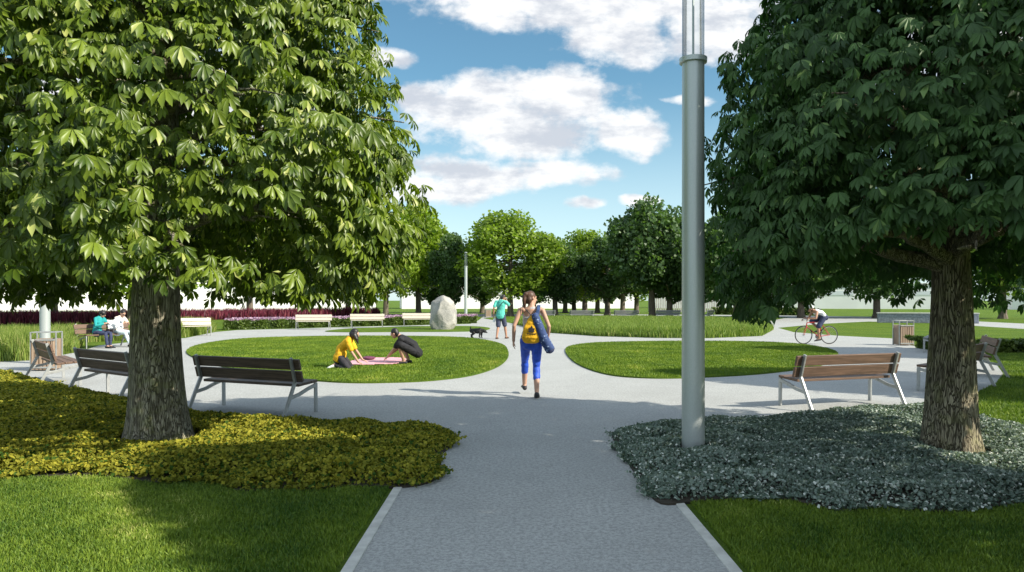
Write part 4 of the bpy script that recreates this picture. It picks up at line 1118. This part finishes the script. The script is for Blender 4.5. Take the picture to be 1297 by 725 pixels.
S = Solid(); S.loft([(.06, -.15, 1.26), (.105, -.12, 1.40), (.12, -.05, 1.475), (.11, .05, 1.44), (.03, .13, 1.25)], [(.032, .006)] * 5, side=Vector((1, 0, 0)), n=10); S.build('strap', MC['denim'], mb_, .006, 1)
S = Solid(); S.ball((.297, -.138, .757), (.082, .082, .03), Vector((.085, .025, -.14)).to_track_quat('Z', 'Y').to_matrix()); S.build('end_cap', MC['navy'], mb_, .008, 1)

# man with a dog
mx_, my_ = G(634, 429.6)
man, mA, mH = person('man in mint shirt and slate shorts walking away, one hand raised to his ear', (mx_, my_, .004), -.35,
    stand_J(pelvis=(0, 0, .92), chest=(.0, .06, 1.27), neck=(.02, .09, 1.455), head=(.06, .15, 1.56), look=(.55, .7, -.3), anR=(.15, .22, .085), anL=(-.10, -.15, .085), shR=(.195, .05, 1.40), shL=(-.195, .06, 1.41),
            wrR=(.16, .20, 1.47), epR=(.45, .3, -1), wrL=(-.27, -.04, .90), epL=(-.3, -1, 0), hdR=(-.35, -.1, .95), hnR=(-1, -.2, 0)),
    M['skin_tan'], MC['mint'], MC['slate'], MC['shoe_brown'], M['hair_black'], 1.11, False, 'tee', 'shorts', 'short', .7, hem=.06)
st_ = MB().tube([(.15, -.03, 1.435), (.08, -.085, 1.34), (-.03, -.115, 1.2), (-.14, -.115, 1.05), (-.19, -.06, .97)], .012, 8).build('strap', M['rubber'], man, True)
pb = MB(); pb.box((0, 0, -.09), (.10, .03, .17), Matrix.Rotation(.3, 3, 'Y')); pb.box((0, 0, .0), (.04, .012, .04))
o = pb.build('paper_bag', MC['white'], None, bevel=.01); wl = mA['wrL'] * 1.11; rm = Matrix.Rotation(-.35, 3, 'Z'); wl = rm @ wl
o.location = (mx_ + wl.x + .03, my_ + wl.y, wl.z - .12); tag(o, 'small white bag in the left hand of the man with the dog', 'bag')
ph = MB().box((0, 0, 0), (.012, .07, .14)).build('phone', M['rubber'], None, bevel=.004)
wr = rm @ ((mA['wrR'] + Vector((-.05, .0, .07))) * 1.11); ph.location = (mx_ + wr.x, my_ + wr.y, wr.z); ph.rotation_euler = (.2, 0, -.3); tag(ph, 'black phone held to the ear of the man in the mint shirt', 'phone')

# dog
def dog():
    X, Y = G(604, 428.3); rt = root('dog', 'small shaggy black dog sniffing the path behind the man', 'dog', (X, Y, .004), -.12); rt.scale = (1.12, 1.12, 1.12)
    S = Solid()
    S.loft([(-.22, 0, .27), (-.12, 0, .275), (.02, 0, .265), (.13, 0, .275), (.20, 0, .26)], [(.075, .085), (.085, .095), (.090, .105), (.092, .115), (.065, .085)], side=Vector((0, 1, 0)))
    S.loft([(.15, 0, .29), (.24, 0, .285), (.29, 0, .265)], [.075, .062, .058])
    S.ball((.305, 0, .255), (.072, .065, .062)); S.loft([(.33, 0, .24), (.40, 0, .205)], [(.040, .034), (.028, .024)], side=Vector((0, 1, 0)))
    for sy in (-1, 1):
        S.loft([(.285, sy * .045, .30), (.275, sy * .055, .345)], [.022, .010], n=8)
        xo = .03 * sy
        S.loft([(.14 + xo, sy * .06, .25), (.15 + xo, sy * .06, .16), (.14 + xo, sy * .06, .085), (.145 + xo, sy * .06, .03), (.165 + xo, sy * .06, .02)], [.052, .036, .028, .027, .025])
        S.loft([(-.18 - xo, sy * .055, .26), (-.12 - xo, sy * .06, .17), (-.205 - xo, sy * .06, .105), (-.195 - xo, sy * .06, .03), (-.17 - xo, sy * .06, .02)], [.070, .048, .028, .026, .025])
    S.loft([(-.22, 0, .31), (-.255, 0, .38), (-.235, 0, .44)], [.030, .024, .012])
    b = S.build('body', cloth('black_dog_fur', (.010, .010, .011), .7, .5, 30, .8), rt, .008, 1, .010)
    n_ = Solid(); n_.ball((.408, 0, .208), .014); n_.build('nose', M['rubber'], rt, .005, 0)
    for sy in (-1, 1): Solid().ball((.352, sy * .034, .268), .008).build('eye', M['eye'], rt, .003, 0)
dog()

# couple laying out a blanket
bx0, by0 = G(474, 461)
def blanket():
    rt = root('blanket', 'pink picnic blanket being laid out on the left lawn island', 'blanket', (bx0, by0, .05))
    nx, ny = 44, 34; vs = []; outl = [(-.70, -.85), (.35, -.90), (.84, -.45), (.70, .82), (-.40, 1.12), (-.55, .35)]
    q = spline(outl, 6)
    P = np.array([( -.95 + 1.9 * i / nx, -1.0 + 2.3 * j / ny) for j in range(ny + 1) for i in range(nx + 1)])
    ins = inside(q, P)
    z = np.array([.022 + .030 * max(0, noise.noise(Vector((p[0] * 3.1, p[1] * 1.6, 1)))) + .018 * abs(noise.noise(Vector((p[0] * 1.3 + p[1] * 3.3, p[1] * 4, 5)))) for p in P])
    f = [(j * (nx + 1) + i, j * (nx + 1) + i + 1, (j + 1) * (nx + 1) + i + 1, (j + 1) * (nx + 1) + i) for j in range(ny) for i in range(nx)]
    f = [t for t in f if all(ins[k] for k in t)]
    me = bpy.data.meshes.new('sheet'); me.from_pydata([(p[0], p[1], zz) for p, zz in zip(P, z)], [], f)
    bm = bmesh.new(); bm.from_mesh(me); bmesh.ops.delete(bm, geom=[v for v in bm.verts if not v.link_faces], context='VERTS'); bm.to_mesh(me); bm.free()
    o = link('sheet', me, MC['pink'], rt, True); so = o.modifiers.new('thick', 'SOLIDIFY'); so.thickness = .014; so.offset = -1
    for (cx, cy, rx, ry, rz_, a) in ((-.24, .52, .17, .30, .035, .3),):
        S = Solid(); S.ball((cx, cy, .065), (rx, ry, rz_), Matrix.Rotation(a, 3, 'Z')); S.build('folded_corner', MC['plum'], rt, .012, 2, .012)['label'] = 'dark plum folded corner'
    return rt
blanket()
kx, ky = G(436, 469)
person('woman in yellow shirt kneeling on the lawn and spreading the blanket', (kx, ky + .18, .04), R(-86),
    stand_J(pelvis=(0, -.14, .26), chest=(0, .03, .55), bow=(0, -.06, .03), neck=(0, .12, .69), head=(0, .20, .77), look=(0, .75, -.65), headup=(0, .4, .92), shR=(.165, .06, .63), shL=(-.165, .06, .63), wrR=(.19, .30, .15), wrL=(-.14, .36, .16),
            epR=(.5, -.6, .5), epL=(-.5, -.6, .5), hipR=(.09, -.12, .25), hipL=(-.09, -.12, .25), anR=(.10, -.24, .08), anL=(-.10, -.24, .08), kpR=(.25, 1, .0), kpL=(-.25, 1, .0), toeR=(.05, -1, -.25), toeL=(-.05, -1, -.25),
            dnR=(0, .1, -.6), dnL=(0, .1, -.6), hdR=(0, .9, -.4), hdL=(0, .9, -.4), hnR=(0, -.3, -1), hnL=(0, -.3, -1), tail=[(.05, .05, -.04), (.08, .10, -.12), (.09, .13, -.21)]),
    M['skin'], MC['yellow'], MC['darkgrey'], MC['shoe_white'], M['hair_black'], 1.04, True, 'tee', 'long', 'loose', .75, hem=.05)
qx, qy = G(516, 463)
person('man in black shirt and shorts squatting on the lawn beside the blanket', (qx, qy, .04), R(88),
    stand_J(pelvis=(0, -.20, .30), chest=(0, .06, .55), bow=(0, -.07, .03), neck=(0, .19, .66), head=(0, .31, .725), look=(.25, .8, -.5), headup=(0, .35, .93), shR=(.19, .12, .60), shL=(-.19, .12, .60), wrR=(.22, .46, .20), wrL=(-.10, .48, .13),
            epR=(.7, -.5, -.2), epL=(-.7, -.5, -.2), hipR=(.10, -.19, .28), hipL=(-.10, -.19, .28), anR=(.14, .0, .085), anL=(-.14, .06, .085), kpR=(.5, 1, .7), kpL=(-.5, 1, .7), hdR=(0, .8, -.6), hdL=(0, .8, -.6), hnR=(-.3, -.5, -.8), hnL=(.3, -.5, -.8)),
    M['skin'], MC['black'], MC['black'], MC['shoe_black'], M['hair_black'], 1.06, False, 'tee', 'shorts', 'short', .75, hem=.05)

# couple on the bench
l_ = Vector((seatf.y, -seatf.x)); rz_seat = math.atan2(-seatf.x, seatf.y)
def seated_J(**kw):
    J = dict(pelvis=(0, .02, .56), chest=(0, .10, .90), bow=(0, -.04, 0), neck=(0, .16, 1.07), head=(0, .235, 1.165), look=(0, .75, -.65), headup=(0, .5, .86), shR=(.17, .11, 1.01), shL=(-.17, .11, 1.01), wrR=(.09, .36, .84), wrL=(-.09, .36, .84),
             epR=(.8, -.3, -.6), epL=(-.8, -.3, -.6), hipR=(.09, .03, .53), hipL=(-.09, .03, .53), anR=(.10, .50, .085), anL=(-.10, .44, .085), kpR=(.1, 1, .6), kpL=(-.1, 1, .6), toeR=(.1, 1, 0), toeL=(-.1, 1, 0), hnR=(-.5, 0, -1), hnL=(.5, 0, -1))
    J.update(kw); return J
c1 = Vector(seatc) - Vector((.45, .89)) * .35 + seatf * .12; c2 = Vector(seatc) + Vector((.45, .89)) * .38 + seatf * .16
person('person in teal jumper and dark trousers sitting on the bench, bending over a leaflet', (c1.x, c1.y, .004), rz_seat + .25, seated_J(look=(-.25, .75, -.6)), M['skin'], MC['teal'], MC['navy'], MC['shoe_black'], M['hair_black'], 1.0, False, 'tee', 'long', 'bowl', 1.85)
s2, A2, H2 = person('woman in cream top and pale trousers sitting on the bench, hair in a bun', (c2.x, c2.y, .004), rz_seat + .2, seated_J(look=(.3, .9, -.3), anR=(.12, .62, .10), anL=(-.06, .52, .085)), M['skin'], MC['cream'], MC['paleblue'], MC['shoe_black'], M['hair_black'], 1.0, True, 'tee', 'long', 'bun', .6)
g = Solid()
for sx in (-1, 1): g.ball(H2((sx * .034, .094, .010)), (.030, .008, .022), None, 10, 6)
g.loft([H2((-.03, .098, .016)), H2((.03, .098, .016))], [.004, .004], n=6); g.build('sunglasses', M['rubber'], s2, .004, 0)
pp = MB(); nx = 10
vs = [(-.24 + .48 * i / nx, .05 * abs(math.sin(i / nx * 6.28 * 1.0)), z) for z in (-.17, .17) for i in range(nx + 1)]
pp.add(vs, [(i, i + 1, nx + 2 + i, nx + 1 + i) for i in range(nx)])
def papermat():
    m, n = mat_base('printed_paper'); f = n.smooth(n.noise(n.geo.outputs['Object'], 11, 3, .6), .5, .56)
    n.put(n.bsdf.inputs['Base Color'], n.mix(f, (.70, .70, .70, 1), (.14, .17, .20, 1))); n.bsdf.inputs['Roughness'].default_value = .6; return m
o = pp.build('leaflet', papermat(), None, True); so = o.modifiers.new('thick', 'SOLIDIFY'); so.thickness = .004
pc = (c1 + c2) / 2 + seatf * .42; o.location = (pc.x, pc.y, .82); o.rotation_euler = (R(-25), 0, rz_seat + math.pi - .35); tag(o, 'open printed leaflet held by the couple on the bench', 'leaflet')

# ------------------------------------------------------------------ BICYCLE AND RIDER
bxm, bym = G(1034, 436.2)
rzb = R(180 + 4)
def bicycle():
    rt = root('bicycle', 'road bicycle ridden along the far path on the right', 'bicycle', (bxm, bym, .004), rzb)
    red = plain('red_bike_paint', (.45, .03, .03), .35); steel = M['steel']; Rw = .34
    for wxx in (.49, -.49):
        ring = lambda r: [(r * math.cos(a), 0, r * math.sin(a)) for a in [2 * math.pi * i / 40 for i in range(40)]]
        wr_ = MB().tube(ring(Rw - .016), .016, 8, True).build('wheel', M['rubber'], rt, True); wr_.location = (wxx, 0, Rw)
        MB().tube(ring(Rw - .038), .008, 6, True).build('rim', steel, wr_, True)
        sp = MB()
        for i in range(20):
            a = 2 * math.pi * i / 20; sp.tube([(.018 * math.cos(a + .8), (-1) ** i * .025, .018 * math.sin(a + .8)), ((Rw - .04) * math.cos(a), 0, (Rw - .04) * math.sin(a))], .0016, 4)
        sp.tube([(0, -.05, 0), (0, .05, 0)], .018, 10); sp.build('spokes', steel, wr_)
    f = MB(); bb = (-.08, 0, .28); st = (-.22, 0, .82); hd0 = (.36, 0, .80); hd1 = (.385, 0, .66); ra = (-.49, 0, Rw)
    for a, b, r in ((bb, st, .015), (st, hd0, .014), (bb, hd1, .017), (hd0, hd1, .018)): f.tube([a, b], r, 10)
    for sy in (-.05, .05):
        f.tube([(bb[0], sy * .5, bb[2]), (ra[0], sy, ra[2])], .010, 8); f.tube([(st[0] + .02, sy * .3, st[2] - .06), (ra[0], sy, ra[2])], .009, 8)
    f.build('frame', red, rt, True); f = MB()
    for sy in (-.05, .05): f.tube([hd1, (.41, sy, .60), (.49, sy, Rw)], [.014, .012, .009], 8)
    f.build('fork', red, rt, True)
    h = MB(); h.tube([hd0, (.355, 0, .90), (.42, 0, .93)], .013, 8); h.tube([(.36, .21, .88), (.46, .20, .90), (.44, .16, .93), (.42, 0, .935), (.44, -.16, .93), (.46, -.20, .90), (.36, -.21, .88)], .012, 8); h.build('handlebar', steel, rt, True)
    p = MB(); p.tube([st, (-.245, 0, .93)], .012, 8); p.build('seat_post', steel, rt, True)
    S = Solid(); S.loft([(-.37, 0, .95), (-.26, 0, .955), (-.10, 0, .945)], [(.065, .025), (.05, .022), (.018, .016)], side=Vector((0, 1, 0))); S.build('saddle', M['rubber'], rt, .007, 1)
    c = MB(); c.lathe([(.10, -.004), (.10, .004)], 24); cr = c.build('chainring', steel, rt); cr.rotation_euler = (R(90), 0, 0); cr.location = (bb[0], -.05, bb[2])
    c = MB(); c.bar(bb, (-.03, 0, .12), .02, .012, (0, 1, 0)); c.box((-.03, -.09, .12), (.09, .08, .02)); c.tube([(bb[0], -.09, bb[2]), (bb[0], .09, bb[2])], .012, 8); c.bar((bb[0], .09, bb[2]), (-.13, .09, .44), .02, .012, (0, 1, 0)); c.box((-.13, .14, .44), (.09, .08, .02))
    c.bar((bb[0], -.08, bb[2]), (-.03, -.05, .12), .02, .012, (0, 1, 0)); c.build('crank', M['rubber'], rt)
    return rt
bicycle()
# rider's +Y is the bicycle's +X
person('cyclist in white top, navy shorts and white helmet leaning over the handlebar', (bxm, bym, .0), rzb - R(90),
    stand_J(pelvis=(0, -.27, 1.03), chest=(0, .0, 1.19), bow=(0, -.03, .06), neck=(0, .14, 1.27), head=(0, .24, 1.31), look=(0, 1, -.1), headup=(0, -.1, 1), shR=(.18, .07, 1.21), shL=(-.18, .07, 1.21), wrR=(.19, .39, .96), wrL=(-.19, .39, .96),
            epR=(.6, -.4, -.7), epL=(-.6, -.4, -.7), hipR=(.09, -.25, .99), hipL=(-.09, -.25, .99), anR=(.10, -.16, .55), anL=(-.10, -.06, .22), kpR=(.1, 1, .3), kpL=(-.1, 1, .3), toeR=(0, 1, -.2), toeL=(0, 1, -.15), curl=.8, hdR=(0, .6, -.5), hdL=(0, .6, -.5), hnR=(0, -.4, -1), hnL=(0, -.4, -1)),
    M['skin_tan'], MC['white'], MC['navy'], MC['shoe_black'], M['hair_brown'], 1.0, False, 'tank', 'shorts', 'short')
hm = Solid(); hm.ball((0, 0, .03), (.095, .125, .075)); hm.loft([(0, -.09, .06), (0, .05, .085)], [(.05, .02), (.04, .02)], side=Vector((1, 0, 0)))
o = hm.build('helmet', MC['white'], None, .008, 1); hp_ = Matrix.Rotation(rzb - R(90), 3, 'Z') @ Vector((0, .225, 1.345)); o.location = (bxm + hp_.x, bym + hp_.y, hp_.z); o.rotation_euler = (0, 0, rzb - R(90)); tag(o, 'white cycling helmet on the cyclist\'s head', 'helmet')

bpy.data.scenes.remove(WORK)
